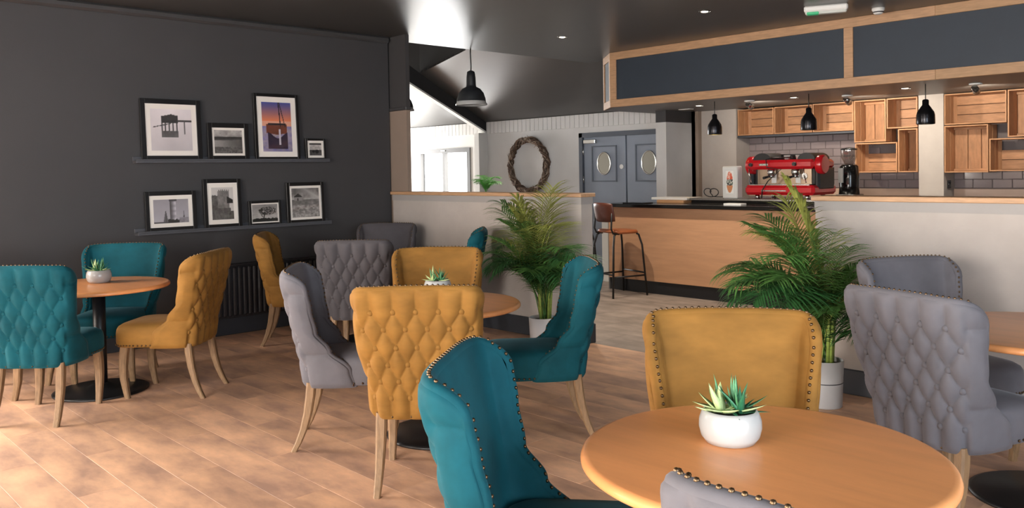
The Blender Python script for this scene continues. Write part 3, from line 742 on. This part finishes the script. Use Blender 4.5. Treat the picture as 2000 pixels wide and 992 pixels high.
def p_house(u, v):
    n = fbm(u * 8, v * 8)
    if v > .60: c = .75 - .4 * abs(sin(u * 3 + v * 5)) * n - (v - .6) * .4
    elif v > .42: c = .30 + .3 * n
    else: c = .25 + .55 * fbm(u * 14, v * 20)
    if .08 < u < .36 and .58 < v < .70: c = .55
    if .08 < u < .38 and .70 <= v < .82 - abs(u - .23) * .7: c = .18
    if .2 < u < .24 and .58 < v < .66: c = .15
    return g(c)
def picture(yc, w, h, z, bw, mw, fn, lab, lean=3.0):
    o = thing('framed_picture', lab, 'picture', (XL + .072, yc, z), group='framed pictures on the wall shelves')
    th = .02; w2 = w / 2
    L = Matrix.Rotation(-radians(lean), 4, 'Y')
    f = MB().bbox(-th, 0, -w2, -w2 + bw, 0, h, .002).bbox(-th, 0, w2 - bw, w2, 0, h, .002).bbox(-th, 0, -w2 + bw, w2 - bw, 0, bw, .002).bbox(-th, 0, -w2 + bw, w2 - bw, h - bw, h, .002)
    f.xf(L).obj('frame', PICF, o)
    MB().box(-th, -.010, -w2 + bw, w2 - bw, bw, h - bw).xf(L).obj('mount', MOUNT, o)
    pw, ph = w - 2 * bw - 2 * mw, h - 2 * bw - 2 * mw
    vprint('print', pw, ph, 64, max(24, int(64 * ph / pw)), fn, o, L @ Matrix.Translation((-.0092, 0, bw + mw)) @ Matrix.Rotation(pi / 2, 4, 'Z'))
    MB().box(-.006, -.004, -w2 + bw, w2 - bw, bw, h - bw).xf(L).obj('glass', PGLASS, o)
ZU, ZD = 1.643, 1.014
picture(2.99, .54, .545, ZU, .042, .045, p_hut, 'black framed picture of a hut on stilts in pale water')
picture(3.515, .40, .345, ZU, .042, .022, p_bay, 'black framed dark bay landscape between the hut and the boat pictures')
picture(4.018, .475, .645, ZU, .030, .052, p_boat, 'tall black framed colour picture of a boat at sunset')
picture(4.43, .225, .213, ZU, .020, .024, p_small, 'smallest black framed picture at the right end of the upper shelf')
picture(2.965, .455, .355, ZD, .036, .036, p_light, 'black framed picture of a tower with sailing boats on the lower shelf')
picture(3.445, .365, .455, ZD, .036, .042, p_tower, 'upright black framed picture of a round stone tower')
picture(3.865, .335, .238, ZD, .024, .012, p_tree, 'small black framed picture of a lone bare tree')
picture(4.308, .42, .405, ZD, .034, .024, p_house, 'black framed picture of a house above a rocky shore')
# radiator
ra = thing('radiator', 'dark charcoal panel radiator low on the wall behind the mustard chairs', 'radiator', (XL + .035, 3.76, .16))
RM = mat('radiator_charcoal', '#28272a', .45, var=.04)
MB().bbox(0, .02, -.66, .66, 0, .50, .004).obj('panel_back', RM, ra)
flm = MB().bbox(0, .03, -.018, .018, .02, .48, .010).mesh('flute', RM)
for i in range(26): link('flute', flm, ra, (.016, -.625 + i * .05, 0))
MB().bbox(-.005, .06, -.665, .665, .495, .512, .004).obj('top_grille', RM, ra)
MB().tube([(.03, .64, .03), (.03, .70, .03), (.03, .70, -.16)], .011, 8).obj('valve_pipe', CHROME, ra)
for s in (-.5, .5): MB().box(-.03, .0, s - .02, s + .02, .1, .4).obj('bracket', RM, ra)

# ------------------------------------------------------------------ CHAIRS
ZB0, ZT = .345, .968
def lerp(a, b, t): return a + (b - a) * t
def interp(tab, z):
    for (z0, v0), (z1, v1) in zip(tab, tab[1:]):
        if z <= z1:
            t = max(0, (z - z0) / (z1 - z0)); t = t * t * (3 - 2 * t); return lerp(v0, v1, t)
    return tab[-1][1]
HW = [(.345, .235), (.55, .252), (.80, .285), (.97, .305)]
def hw(z):
    t = (z - .345) / .625; return .236 + .07 * max(0, min(1, t)) ** 1.15
def yback(z): return -.245 - .115 * max(0, (z - .345) / .625) ** 1.25
WF = [(.345, .03), (.45, .005), (.58, -.105), (.70, -.175), (.86, -.200), (.97, -.215)]
def ywing(z): return interp(WF, z)
def section(z, n=41):
    """outline of the back at height z from the left wing edge round to the right wing edge, evenly spaced"""
    a, yb, yf = hw(z), yback(z), ywing(z); e = .42
    pts = []
    for i in range(161):
        t = pi * i / 160; c, s = cos(t), sin(t)
        pts.append(Vector((-a * (abs(c) ** e) * (1 if c > 0 else -1), yf + (yb - yf) * (abs(s) ** (e * 1.25)), 0)))
    ds = [0]
    for p, q in zip(pts, pts[1:]): ds.append(ds[-1] + (q - p).length)
    T = ds[-1]; out = []; k = 0
    for i in range(n):
        d = T * i / (n - 1)
        while k < len(ds) - 2 and ds[k + 1] < d: k += 1
        f = (d - ds[k]) / max(1e-9, ds[k + 1] - ds[k]); p = pts[k].lerp(pts[k + 1], min(1, f)); out.append(p)
    return out, T
CA, CBH, ZR0 = .108, .166, .862      # button column pitch, diamond height, first row height
LAST = 5
def quilt(sn, z):
    """padding height of the buttoned outside; sn = distance along the outline from the centre (scaled to the top width)"""
    zl = ZR0 - LAST * CBH / 2
    side = max(0.0, min(1.0, (abs(sn) - .275) / .02))
    zz = min(z, ZR0); zz = max(zz, zl)
    P = sn / CA + (zz - ZR0) / CBH; Q = sn / CA - (zz - ZR0) / CBH
    b = (abs(sin(pi * P)) * abs(sin(pi * Q))) ** .42
    if z < zl: b = abs(sin(pi * (sn / CA - .5))) ** .84
    hs = abs(sin(pi * (z - ZR0) / (2 * CBH))) ** .45 if z < ZR0 + CBH else 1
    return b * (1 - side) + hs * side
NS, NV = 132, 84
def shell_mesh():
    secs = []; zs = [lerp(ZB0, ZT, k / NV) for k in range(NV + 1)]
    topw = None
    outer = []
    for k, z in enumerate(zs):
        pts, T = section(z, NS + 1); row = []
        for i, p in enumerate(pts):
            u = abs(i / NS * 2 - 1); d = T / 2 * (1 - u)              # distance from the wing edge
            ztop = ZT - .010 * (1 - min(1, d / .30)) - (.085 * (1 - sqrt(max(0, 1 - (1 - min(1, d / .15)) ** 2))))
            zz = ZB0 + (z - ZB0) * (ztop - ZB0) / (ZT - ZB0)
            row.append([Vector((p.x, p.y, zz)), (i / NS * 2 - 1) * T / 2 * hw(ZT) / hw(z), d])
        outer.append(row)
    mb = MB(); O = []; I = []; TH = .052
    for k in range(NV + 1):
        ro, ri = [], []
        for i in range(NS + 1):
            p = outer[k][i][0]
            pl = outer[k][max(0, i - 1)][0]; pr_ = outer[k][min(NS, i + 1)][0]; tu = pr_ - pl
            n = Vector((-tu.y, tu.x, 0)); n = n.normalized() if n.length > 1e-9 else Vector((0, -1, 0))
            if n.dot(Vector((p.x, p.y + .12, 0))) < 0: n = -n
            zt = (k / NV); d = outer[k][i][2]
            edge = min(1, d / .05) * min(1, (1 - zt) * .62 / .06) * min(1, (zt * .62 + .004) / .03)
            edge = max(0, edge) ** .5
            h = .024 * quilt(outer[k][i][1], p.z) * edge
            ro.append(p + n * h)
            ri.append(p - n * TH * (.82 + .18 * edge))
        O.append(ro); I.append(ri)
    W_ = NS + 1
    vs = [p for r in O for p in r]; fs = []
    for k in range(NV):
        for i in range(NS): fs.append((k * W_ + i, k * W_ + i + 1, (k + 1) * W_ + i + 1, (k + 1) * W_ + i))
    mb.add(vs, fs, True)
    # inner, coarser
    vs = []; fs = []
    ks = list(range(0, NV + 1)); ii = list(range(0, NS + 1, 3)); w2 = len(ii)
    for k in ks: vs += [I[k][i] for i in ii]
    for a in range(len(ks) - 1):
        for b in range(w2 - 1): fs.append((a * w2 + b, (a + 1) * w2 + b, (a + 1) * w2 + b + 1, a * w2 + b + 1))
    mb.add(vs, fs, True)
    # rolled rim: left edge up, along top, right edge down
    ring = [(k, 0) for k in range(NV + 1)] + [(NV, i) for i in range(1, NS + 1)] + [(k, NS) for k in range(NV - 1, -1, -1)]
    strip = []
    mids = [(O[k][i] + I[k][i]) / 2 for k, i in ring]
    for q_, (k, i) in enumerate(ring):
        o, q = O[k][i], I[k][i]; mid = mids[q_]; r = (o - q).length / 2
        a = (o - q).normalized()
        t = mids[min(len(ring) - 1, q_ + 2)] - mids[max(0, q_ - 2)]
        out = t.cross(a); out = out.normalized() if out.length > 1e-9 else Vector((0, 0, 1))
        ref = outer[max(0, k - 4)][min(NS - 4, max(4, i))][0]
        if out.dot(mid - ref) < 0: out = -out
        strip.append([mid + a * r * cos(pi * j / 6) + out * r * .8 * sin(pi * j / 6) for j in range(7)])
    vs = [p for s_ in strip for p in s_]; fs = []
    for a in range(len(strip) - 1):
        for b in range(6): fs.append((a * 7 + b, (a + 1) * 7 + b, (a + 1) * 7 + b + 1, a * 7 + b + 1))
    mb.add(vs, fs, True)
    # bottom closing strip
    vs = O[0] + I[0]; fs = [(i + 1, i, W_ + i, W_ + i + 1) for i in range(NS)]
    mb.add(vs, fs, False)
    # stud line: where the rim meets the inner face
    studs = []
    acc = 0; last = None
    for s_, (k, i) in zip(strip, ring):
        p = s_[3] if k == NV and 12 < i < NS - 12 else s_[4]
        if last is not None: acc += (p - last).length
        last = p
        if acc > .021: acc = 0; studs.append(p.copy())
    bottom = []
    last = None; acc = 0
    for i in range(NS + 1):
        p = O[0][i] + Vector((0, 0, .012)); 
        if last is not None: acc += (p - last).length
        last = p
        if acc > .021: acc = 0; bottom.append(p.copy())
    # buttons
    btn = []
    for r in range(LAST + 1):
        z = ZR0 - r * CBH / 2; k = (z - ZB0) / (ZT - ZB0) * NV
        off = 0 if r % 2 == 0 else .5
        for c in range(-4, 5):
            sn = (c + off) * CA
            if abs(sn) > .29: continue
            k0 = int(round(k)); best = min(range(NS + 1), key=lambda i: abs(outer[k0][i][1] - sn))
            pp = outer[k0][best][0]; q = I[k0][best]
            btn.append((pp, (pp - q).normalized()))
    return mb, studs, bottom, btn
_sh, STUDS, BSTUDS, BTN = shell_mesh()
SHELL = _sh.mesh('backrest', VELVET['grey'])
def seat_mesh():
    prof = [(.97, .352), (.985, .36), (1.0, .385), (1.0, .44), (.985, .468), (.95, .487), (.86, .502), (.65, .512), (.35, .517), (.02, .518)]
    mb = MB(); n = 56; vs = []; fs = []
    for s, z in prof:
        for i in range(n):
            a = 2 * pi * i / n; c, d = cos(a), sin(a); e = .38
            hx = .250; X = hx * (abs(c) ** e) * (1 if c > 0 else -1); Y = (abs(d) ** e) * (1 if d > 0 else -1)
            Y = .045 + Y * .262; X *= (.90 + .10 * (Y + .2) / .5)
            vs.append((X * s, .045 + (Y - .045) * s, z))
    for k in range(len(prof) - 1):
        for i in range(n): j_ = (i + 1) % n; fs.append((k * n + i, k * n + j_, (k + 1) * n + j_, (k + 1) * n + i))
    fs.append(tuple(range(n))[::-1]); fs.append(tuple((len(prof) - 1) * n + i for i in range(n)))
    mb.add(vs, fs, True)
    st = []
    ring = [Vector((v[0], v[1], .366)) for v in vs[2 * n:3 * n]]; acc = 0
    dense = []
    for p, q in zip(ring, ring[1:] + ring[:1]):
        for t in range(12): dense.append(p.lerp(q, t / 12))
    last = dense[0]
    for p in dense[1:]:
        acc += (p - last).length; last = p
        if acc > .021 and p.y > .02: acc = 0; st.append(p)
    return mb, st
_se, SSTUDS = seat_mesh()
SEAT = _se.mesh('seat', VELVET['grey'])
def stud_mesh(lst, r=.0062):
    mb = MB()
    for p in lst: mb.sphere(p, r, 6, 4)
    return mb.mesh('nailhead_trim', BRONZE)
TRIM = stud_mesh(STUDS + BSTUDS + SSTUDS)
BUTTON = {}
for k, v in VELVET.items():
    BUTTON[k] = MB().lathe([(.0145, -.004), (.0145, .004), (.011, .010), (.0005, .0125)], 10).mesh('button', v)
def leg_mesh(path):
    mb = MB(); vs = []; fs = []
    for (x, y, z, h) in path:
        c = h * .35
        for dx, dy in ((h, h - c), (h - c, h), (-h + c, h), (-h, h - c), (-h, -h + c), (-h + c, -h), (h - c, -h), (h, -h + c)): vs.append((x + dx, y + dy, z))
    for k in range(len(path) - 1):
        for i in range(8): j_ = (i + 1) % 8; fs.append((k * 8 + i, (k + 1) * 8 + i, (k + 1) * 8 + j_, k * 8 + j_))
    fs.append(tuple(range(8))); fs.append(tuple((len(path) - 1) * 8 + i for i in range(8))[::-1])
    return mb.add(vs, fs).mesh('leg', LEGM)
LEGS = []
for s in (-1, 1):
    LEGS.append(leg_mesh([(s * .196, .225, .372, .027), (s * .198, .236, .30, .027), (s * .199, .243, .22, .025), (s * .200, .240, .13, .022), (s * .201, .228, .06, .019), (s * .202, .216, 0, .017)]))
    LEGS.append(leg_mesh([(s * .185, -.205, .372, .025), (s * .187, -.212, .30, .025), (s * .19, -.226, .21, .023), (s * .193, -.250, .12, .020), (s * .197, -.278, .05, .018), (s * .20, -.305, 0, .016)]))
def chair(x, y, deg, colour, lab, grp, buttons=True):
    o = thing('wingback_chair', lab, 'chair', (x, y, 0), radians(deg - 90), grp)
    v = VELVET[colour]
    link('backrest', SHELL, o, m=v); link('seat', SEAT, o, m=v)
    for me in LEGS: link('leg', me, o)
    t = link('nailhead_trim', TRIM, o, label='bronze nailhead trim'); t['kind'] = 'stuff'
    if buttons:
        for p, n in BTN:
            b = link('button', BUTTON[colour], o, p + n * .001); b.rotation_euler = n.to_track_quat('Z', 'Y').to_euler()
    return o
G1, G2, G3, G4, G5 = ('chairs around the left round table', 'chairs around the middle round table', 'chairs around the far round table', 'chairs around the front round table', 'chairs around the right round table')
chair(-5.94, 1.53, 136.5, 'teal', 'teal tufted chair with its back to us at the left picture edge', G1)
chair(-6.62, 2.15, -38, 'teal', 'teal chair facing us behind the left table by the dark wall', G1, False)
chair(-5.92, 2.30, 223.5, 'mustard', 'mustard chair side-on facing the left table in front of the radiator', G1)
chair(-6.75, 1.43, 46, 'grey', 'grey chair of which only a sliver shows at the left picture edge', G1, False)
chair(-6.83, 3.81, 54, 'mustard', 'slim-looking mustard chair by the wall under the picture of the lone tree', G3)
chair(-4.083, 2.606, 51.5, 'grey', 'grey chair side-on facing right at the left of the middle table', G2)
chair(-5.82, 3.82, 134, 'charcoal', 'dark grey tufted chair with its back to us at the far table', G3)
chair(-6.95, 4.78, -50, 'charcoal', 'dark grey chair in the corner where the dark wall meets the half wall', G3, False)
chair(-3.33, 2.54, 136.5, 'mustard', 'mustard tufted chair with its back to us at the middle table', G2)
chair(-4.32, 3.37, -46, 'mustard', 'mustard chair facing us on the far side of the middle table', G2, False)
chair(-5.93, 4.80, 227, 'teal', 'teal chair seen edge-on against the left half wall', G3)
chair(-3.40, 3.39, 231.5, 'teal', 'teal chair side-on facing left at the middle table beside the palm', G2)
chair(-1.595, 1.705, 36, 'teal', 'large teal chair in the foreground facing the front table', G4)
chair(-1.48, 2.42, -51, 'mustard', 'mustard chair facing us behind the front table', G4, False)
chair(-1.31, 3.82, 73, 'grey', 'blue-grey tufted chair with its back to us right of the front table', G5)
chair(-1.62, 4.62, -28, 'grey', 'grey chair facing us in front of the right half wall', G5, False)
chair(-.59, 1.50, 90, 'grey', 'grey chair top cut off by the bottom picture edge', G4)

# ------------------------------------------------------------------ TABLES
def table(x, y, R, lab):
    o = thing('round_table', lab, 'table', (x, y, 0), group='round cafe tables')
    t = .030
    MB().lathe([(R - .03, .7215), (R - .008, .7215), (R - .001, .727), (R, .734), (R - .003, .744), (R - .011, .750), (R - .02, .751), (.002, .751)], 96, capt=True).obj('table_top', TABLEM, o)
    MB().lathe([(R - .12, .705), (R - .12, .7215)], 48).obj('support_plate', BLACK, o)
    MB().lathe([(.042, .03), (.042, .70)], 24).obj('column', BLACK, o)
    MB().lathe([(.31, 0), (.312, .010), (.29, .018), (.10, .03), (.06, .05), (.045, .06)], 48).obj('base', BLACK, o)
    MB().lathe([(.055, .69), (.055, .706)], 24).obj('collar', CHROME, o)
table(-6.30, 1.95, .47, 'round table at the left between teal and mustard chairs')
table(-3.79, 3.00, .47, 'round middle table ringed by grey, mustard and teal chairs')
table(-6.37, 4.33, .48, 'far round table in the corner by the half wall')
table(-1.15, 1.97, .47, 'large front round table with potted succulent')
table(-1.08, 4.28, .50, 'right round table cut by the picture edge')
# succulents
def leaf_mesh(L, w, curl, name, m):
    mb = MB(); n = 6; vs = []; fs = []
    for k in range(n + 1):
        t = k / n; ww = w * (1 - t) ** .75 * (.75 + .6 * t * (1 - t) * 2); th = .35 * ww + .0006
        x = L * t; z = curl * L * t * t
        vs += [(x, -ww, z + ww * .35), (x, 0, z - th), (x, ww, z + ww * .35), (x, 0, z + th * .35)]
    for k in range(n):
        for i in range(4): j_ = (i + 1) % 4; fs.append((k * 4 + i, k * 4 + j_, (k + 1) * 4 + j_, (k + 1) * 4 + i))
    fs.append((3, 2, 1, 0)); fs.append((n * 4, n * 4 + 1, n * 4 + 2, n * 4 + 3))
    return mb.add(vs, fs, True).mesh(name, m)
SG = [mat('aloe_green', '#4f8a5c', .45, var=.25, scale=60, bump=.1), mat('pale_leaf', '#b9c98c', .5, var=.2, scale=70), mat('dark_aloe', '#2f6d4c', .45, var=.3, scale=80)]
LEAF = [leaf_mesh(1, .13, .25, 'leaf', SG[0]), leaf_mesh(1, .20, .1, 'leaf', SG[1]), leaf_mesh(1, .12, -.15, 'leaf', SG[2])]
def succulent(x, y, z, r, lab, seed):
    o = thing('potted_succulent', lab, 'potted plant', (x, y, z), random.Random(seed).random() * 0, group='succulents in white bowls')
    s = r / .083
    MB().lathe([(.058 * s, 0), (.066 * s, .002 * s), (.078 * s, .018 * s), (.084 * s, .042 * s), (.083 * s, .062 * s), (.076 * s, .082 * s), (.070 * s, .090 * s), (.067 * s, .088 * s), (.070 * s, .078 * s)], 40, capt=False).obj('bowl', WHITEC, o)
    MB().lathe([(.070 * s, .074 * s), (.03, .079 * s), (.002, .079 * s)], 24).obj('soil', SOIL, o)
    rg = random.Random(seed)
    for k in range(6):
        a = 2 * pi * k / 6 + rg.random() * .6; L = rg.uniform(.06, .085) * s
        b = link('leaf', LEAF[(1, 1, 2)[k % 3]], o, (.022 * s * cos(a), .022 * s * sin(a), .084 * s)); b.scale = (L, L, L); b.rotation_euler = (0, -radians(rg.uniform(4, 16)), a)
    cl = [(-.026, -.012, 1), (.026, .008, 2), (.0, .024, 0)]
    for ci, (cx, cy, kind) in enumerate(cl):
        n = 11 if ci < 2 else 9
        for k in range(n):
            a = 2 * pi * k / n + rg.random() * .5; up = radians(rg.choice((12, 35, 58, 72)) if k else 85)
            L = rg.uniform(.065, .105) * s; me = LEAF[kind if rg.random() < .75 else 0]
            b = link('leaf', me, o, (cx * s, cy * s, .078 * s))
            b.scale = (L, L, L); b.rotation_euler = (0, -up, a)
succulent(-1.255, 1.995, .751, .083, 'white bowl of pale and dark aloe on the front table', 5)
succulent(-4.05, 3.20, .751, .083, 'white bowl of succulents on the middle table behind the mustard chair', 8)
succulent(-6.41, 1.99, .751, .083, 'white bowl of small succulents on the left table', 12)
succulent(-1.02, 4.38, .751, .083, 'white bowl of succulents on the right table at the picture edge', 15)

# ------------------------------------------------------------------ PALMS
PG = [mat('palm_green', '#527d3c', .45, var=.35, scale=8, rnd=.18), mat('palm_dark', '#315e30', .45, var=.3, scale=8, rnd=.15), mat('palm_yellow', '#9a9f50', .5, var=.3, scale=8, rnd=.2)]
CANE = mat('palm_cane', '#8fa54f', .5, var=.25, scale=12, stretch=(1, 1, 3))
def frond_mesh(seed, arch, m, L=1.0, npair=31, lw=.016):
    rg = random.Random(seed); mb = MB()
    # rachis in the xz plane, leaving the origin upwards and arching towards +x
    pts = []; ang = radians(88); x = z = 0.0; n = 24
    for k in range(n + 1):
        pts.append(Vector((x, 0, z))); st = L / n
        x += st * cos(ang); z += st * sin(ang); ang -= radians(arch) / n * (.35 + 1.5 * (k / n) ** 1.3)
    mb.tube(pts, [.006 * (1 - .8 * k / n) + .001 for k in range(n + 1)], 5)
    for q in range(npair):
        t = .30 + .69 * q / (npair - 1); f = t * n; i = min(n - 1, int(f)); p = pts[i].lerp(pts[i + 1], f - i)
        d = (pts[i + 1] - pts[i]).normalized(); up = Vector((0, 1, 0)).cross(d) * -1
        ll = L * (.11 + .28 * sin(pi * min(1, (t - .22) / .80)) ** .8) * rg.uniform(.85, 1.1)
        for s in (-1, 1):
            fw = .55 + .5 * t; dirn = (Vector((0, s, 0)) * 1.0 + d * fw + up * rg.uniform(.15, .4)).normalized()
            vs = []; fs = []; pos = p.copy(); v = dirn.copy(); m_ = 5
            sd = d.cross(dirn); sd = (dirn.cross(sd)).normalized()
            for k in range(m_ + 1):
                w = lw * L * (.5 + 1.3 * k / m_ if k < 2 else 1.15 * (1 - (k / m_) ** 2) + .04)
                side = v.cross(Vector((0, 0, 1))); side = side.normalized() if side.length > 1e-4 else sd
                vs += [pos - side * w * .5, pos + Vector((0, 0, w * .18)), pos + side * w * .5]
                pos = pos + v * (ll / m_); v = (v + Vector((0, 0, -.16 - .10 * rg.random()))).normalized()
            for k in range(m_): fs += [(k * 3, k * 3 + 1, k * 3 + 4, k * 3 + 3), (k * 3 + 1, k * 3 + 2, k * 3 + 5, k * 3 + 4)]
            mb.add(vs, fs, True)
    return mb.mesh('frond', m)
FROND = [frond_mesh(1, 60, PG[0]), frond_mesh(2, 95, PG[0]), frond_mesh(3, 130, PG[1]), frond_mesh(4, 30, PG[2]), frond_mesh(5, 110, PG[1]), frond_mesh(6, 75, PG[2])]
def palm(x, y, lab, pot_r, pot_h, pot_m, spec, seed, band, shy=None):
    o = thing('potted_palm', lab, 'potted plant', (x, y, 0), group='areca palms by the half walls')
    p = MB().lathe([(pot_r * .86, 0), (pot_r * .9, .004), (pot_r, pot_h), (pot_r * .93, pot_h), (pot_r * .92, pot_h - .03)], 36, capt=False).obj('pot', pot_m, o)
    if band: MB().lathe([(pot_r * .955, pot_h * .52), (pot_r * .965, pot_h * .525), (pot_r * .966, pot_h * .535), (pot_r * .955, pot_h * .54)], 36, capb=False, capt=False).obj('pot_groove', SKIRT, p)
    MB().lathe([(pot_r * .92, pot_h - .03), (.01, pot_h - .022)], 24).obj('soil', SOIL, o)
    rg = random.Random(seed)
    for k in range(9):
        a = rg.random() * 2 * pi; r = pot_r * .55 * sqrt(rg.random()); tx, ty = 1.6 * r * cos(a), 1.6 * r * sin(a); hh = rg.uniform(.22, .5)
        MB().tube([(r * cos(a), r * sin(a), pot_h - .03), (lerp(r * cos(a), tx, .5), lerp(r * sin(a), ty, .5), pot_h + hh * .5), (tx, ty, pot_h + hh)], [.013, .011, .007], 7).obj('cane', CANE, o)
    for (az, L, v, zb, tilt) in spec:
        if shy is not None and cos(radians(az - shy)) > .8: L *= .68
        b = link('frond', FROND[v], o, (rg.uniform(-.03, .03), rg.uniform(-.03, .03), zb))
        b.scale = (L, L, L); b.rotation_euler = (rg.uniform(-.08, .08), radians(tilt), radians(az))
def palm_spec(seed, n, zt, spread, zb0, tmax):
    rg = random.Random(seed); out = []
    for k in range(n):
        az = k * 137.5 + rg.uniform(-20, 20); t = k / (n - 1)
        L = lerp(zt, spread, t ** .8) * rg.uniform(.90, 1.06)
        v = rg.choice([3, 3, 0]) if t < .22 else (rg.choice([0, 0, 5, 1]) if t < .5 else rg.choice([1, 2, 4, 2, 1]))
        if sin(radians(az)) > .2: az = (-18 if cos(radians(az)) > 0 else 198) + rg.uniform(-20, 12) * (1 if cos(radians(az)) > 0 else -1)
        out.append((az, L, v, zb0 + rg.uniform(-.02, .16), lerp(0, tmax, t)))
    return out
palm(-4.94, 5.02, 'tall areca palm in a white pot before the left half wall', .122, .27, mat('white_pot', '#d9d4d2', .5, var=.03), palm_spec(11, 34, 1.08, .62, .26, 16), 21, False)
palm(-2.465, 5.0, 'wide areca palm in a grey pot before the right half wall', .112, .29, mat('grey_pot', '#b4b3b3', .55, var=.03), palm_spec(12, 38, .98, .78, .28, 24), 22, True, -27)
# fern behind the left half wall
fs_ = thing('plant_stand', 'slim stand carrying the small fern behind the left half wall', 'stand', (-6.68, 5.95, 0))
MB().lathe([(.15, 0), (.15, .015)], 24).obj('foot', BLACK, fs_); MB().tube([(0, 0, .01), (0, 0, 1.10)], .015, 10).obj('pole', BLACK, fs_); MB().lathe([(.13, 1.10), (.13, 1.12)], 24).obj('plate', BLACK, fs_)
fe = thing('small_fern', 'small bright green fern peeping over the left half wall', 'potted plant', (-6.68, 5.95, 1.12))
MB().lathe([(.06, 0), (.075, .14), (.07, .14), (.068, .12)], 24, capt=False).obj('pot', WHITEC, fe)
MB().lathe([(.068, .12), (.01, .125)], 18).obj('soil', SOIL, fe)
FG = mat('fern_green', '#4f9a3a', .5, var=.3, scale=10, rnd=.2)
FERN = frond_mesh(9, 120, FG, 1.0, 16, .03)
for k in range(16):
    b = link('frond', FERN, fe, (0, 0, .12)); s = random.uniform(.2, .30); b.scale = (s, s, s); b.rotation_euler = (0, radians(random.uniform(-8, 14)), radians(k * 137.5))

# ------------------------------------------------------------------ bar stools
def stool(x, y, deg, lab):
    o = thing('bar_stool', lab, 'bar stool', (x, y, 0), radians(deg - 90), group='leather bar stools')
    TAN = mat('tan_leather', '#9a5530', .4, var=.15, scale=12, bump=.05); BRN = mat('brown_leather', '#5a2c1c', .38, var=.15, scale=12, bump=.05)
    # seat: rounded square cushion
    vs = []; fs = []; n = 32; prof = [(.9, .735), (1, .742), (1, .758), (.94, .775), (.5, .772), (.02, .768)]
    for s, z in prof:
        for i in range(n):
            a = 2 * pi * i / n; c, d = cos(a), sin(a); e = .5
            vs.append((.20 * s * abs(c) ** e * (1 if c > 0 else -1), .20 * s * abs(d) ** e * (1 if d > 0 else -1), z + .012 * (1 if d < -.5 else 0)))
    for k in range(len(prof) - 1):
        for i in range(n): j_ = (i + 1) % n; fs.append((k * n + i, k * n + j_, (k + 1) * n + j_, (k + 1) * n + i))
    fs.append(tuple(range(n))[::-1]); fs.append(tuple((len(prof) - 1) * n + i for i in range(n)))
    MB().add(vs, fs, True).obj('seat', TAN, o, label='tan leather seat')
    # curved back pad
    vs = []; fs = []; nx, nz = 16, 10
    for side in (0, 1):
        for k in range(nz + 1):
            for i in range(nx + 1):
                u = i / nx * 2 - 1; v = k / nz * 2 - 1; sq = (1 - abs(v) ** 4) ** .25 if abs(v) < 1 else .75
                w = .195 * (.86 + .14 * sq); X = u * w
                bul = (1 - u ** 6) * (1 - v ** 6); yy = -.225 + .055 * u * u - .02 * (v + 1) + (.014 * bul + .003) * (1 if side else -1)
                vs.append((X, yy, .99 + .115 * v * (1 - .12 * abs(u) ** 4)))
    N = (nx + 1) * (nz + 1)
    for k in range(nz):
        for i in range(nx):
            a = k * (nx + 1) + i; q = (a, a + 1, a + nx + 2, a + nx + 1); fs.append(q); fs.append(tuple(N + t for t in q[::-1]))
    bd_ = [i for i in range(nx + 1)] + [k * (nx + 1) + nx for k in range(1, nz + 1)] + [nz * (nx + 1) + i for i in range(nx - 1, -1, -1)] + [k * (nx + 1) for k in range(nz - 1, 0, -1)]
    for a, b in zip(bd_, bd_[1:] + bd_[:1]): fs.append((b, a, N + a, N + b))
    MB().add(vs, fs, True).obj('backrest', BRN, o, label='dark brown leather backrest')
    for s in (-1, 1):
        MB().tube([(s * .17, .15, .735), (s * .175, .175, .72), (s * .20, .205, .60), (s * .235, .245, 0)], .0125, 8).obj('leg', BLACK, o)
        MB().tube([(s * .17, -.15, .735), (s * .175, -.175, .72), (s * .20, -.205, .60), (s * .235, -.245, 0)], .0125, 8).obj('leg', BLACK, o)
        MB().tube([(s * .17, -.10, .735), (s * .172, -.19, .745), (s * .172, -.215, .80), (s * .168, -.20, 1.0)], .011, 8).obj('back_upright', BLACK, o)
    for s in (-1, 1):
        MB().tube([(s * .218, -.228, .24), (s * .218, .228, .24)], .010, 8).obj('foot_rail', BLACK, o)
        MB().tube([(-.218, s * .228, .27), (.218, s * .228, .27)], .010, 8).obj('foot_rail', BLACK, o)
stool(-6.41, 7.80, 75, 'leather bar stool with dark brown back at the counter end')
stool(-7.15, 7.80, 100, 'second bar stool mostly hidden behind the left half wall')
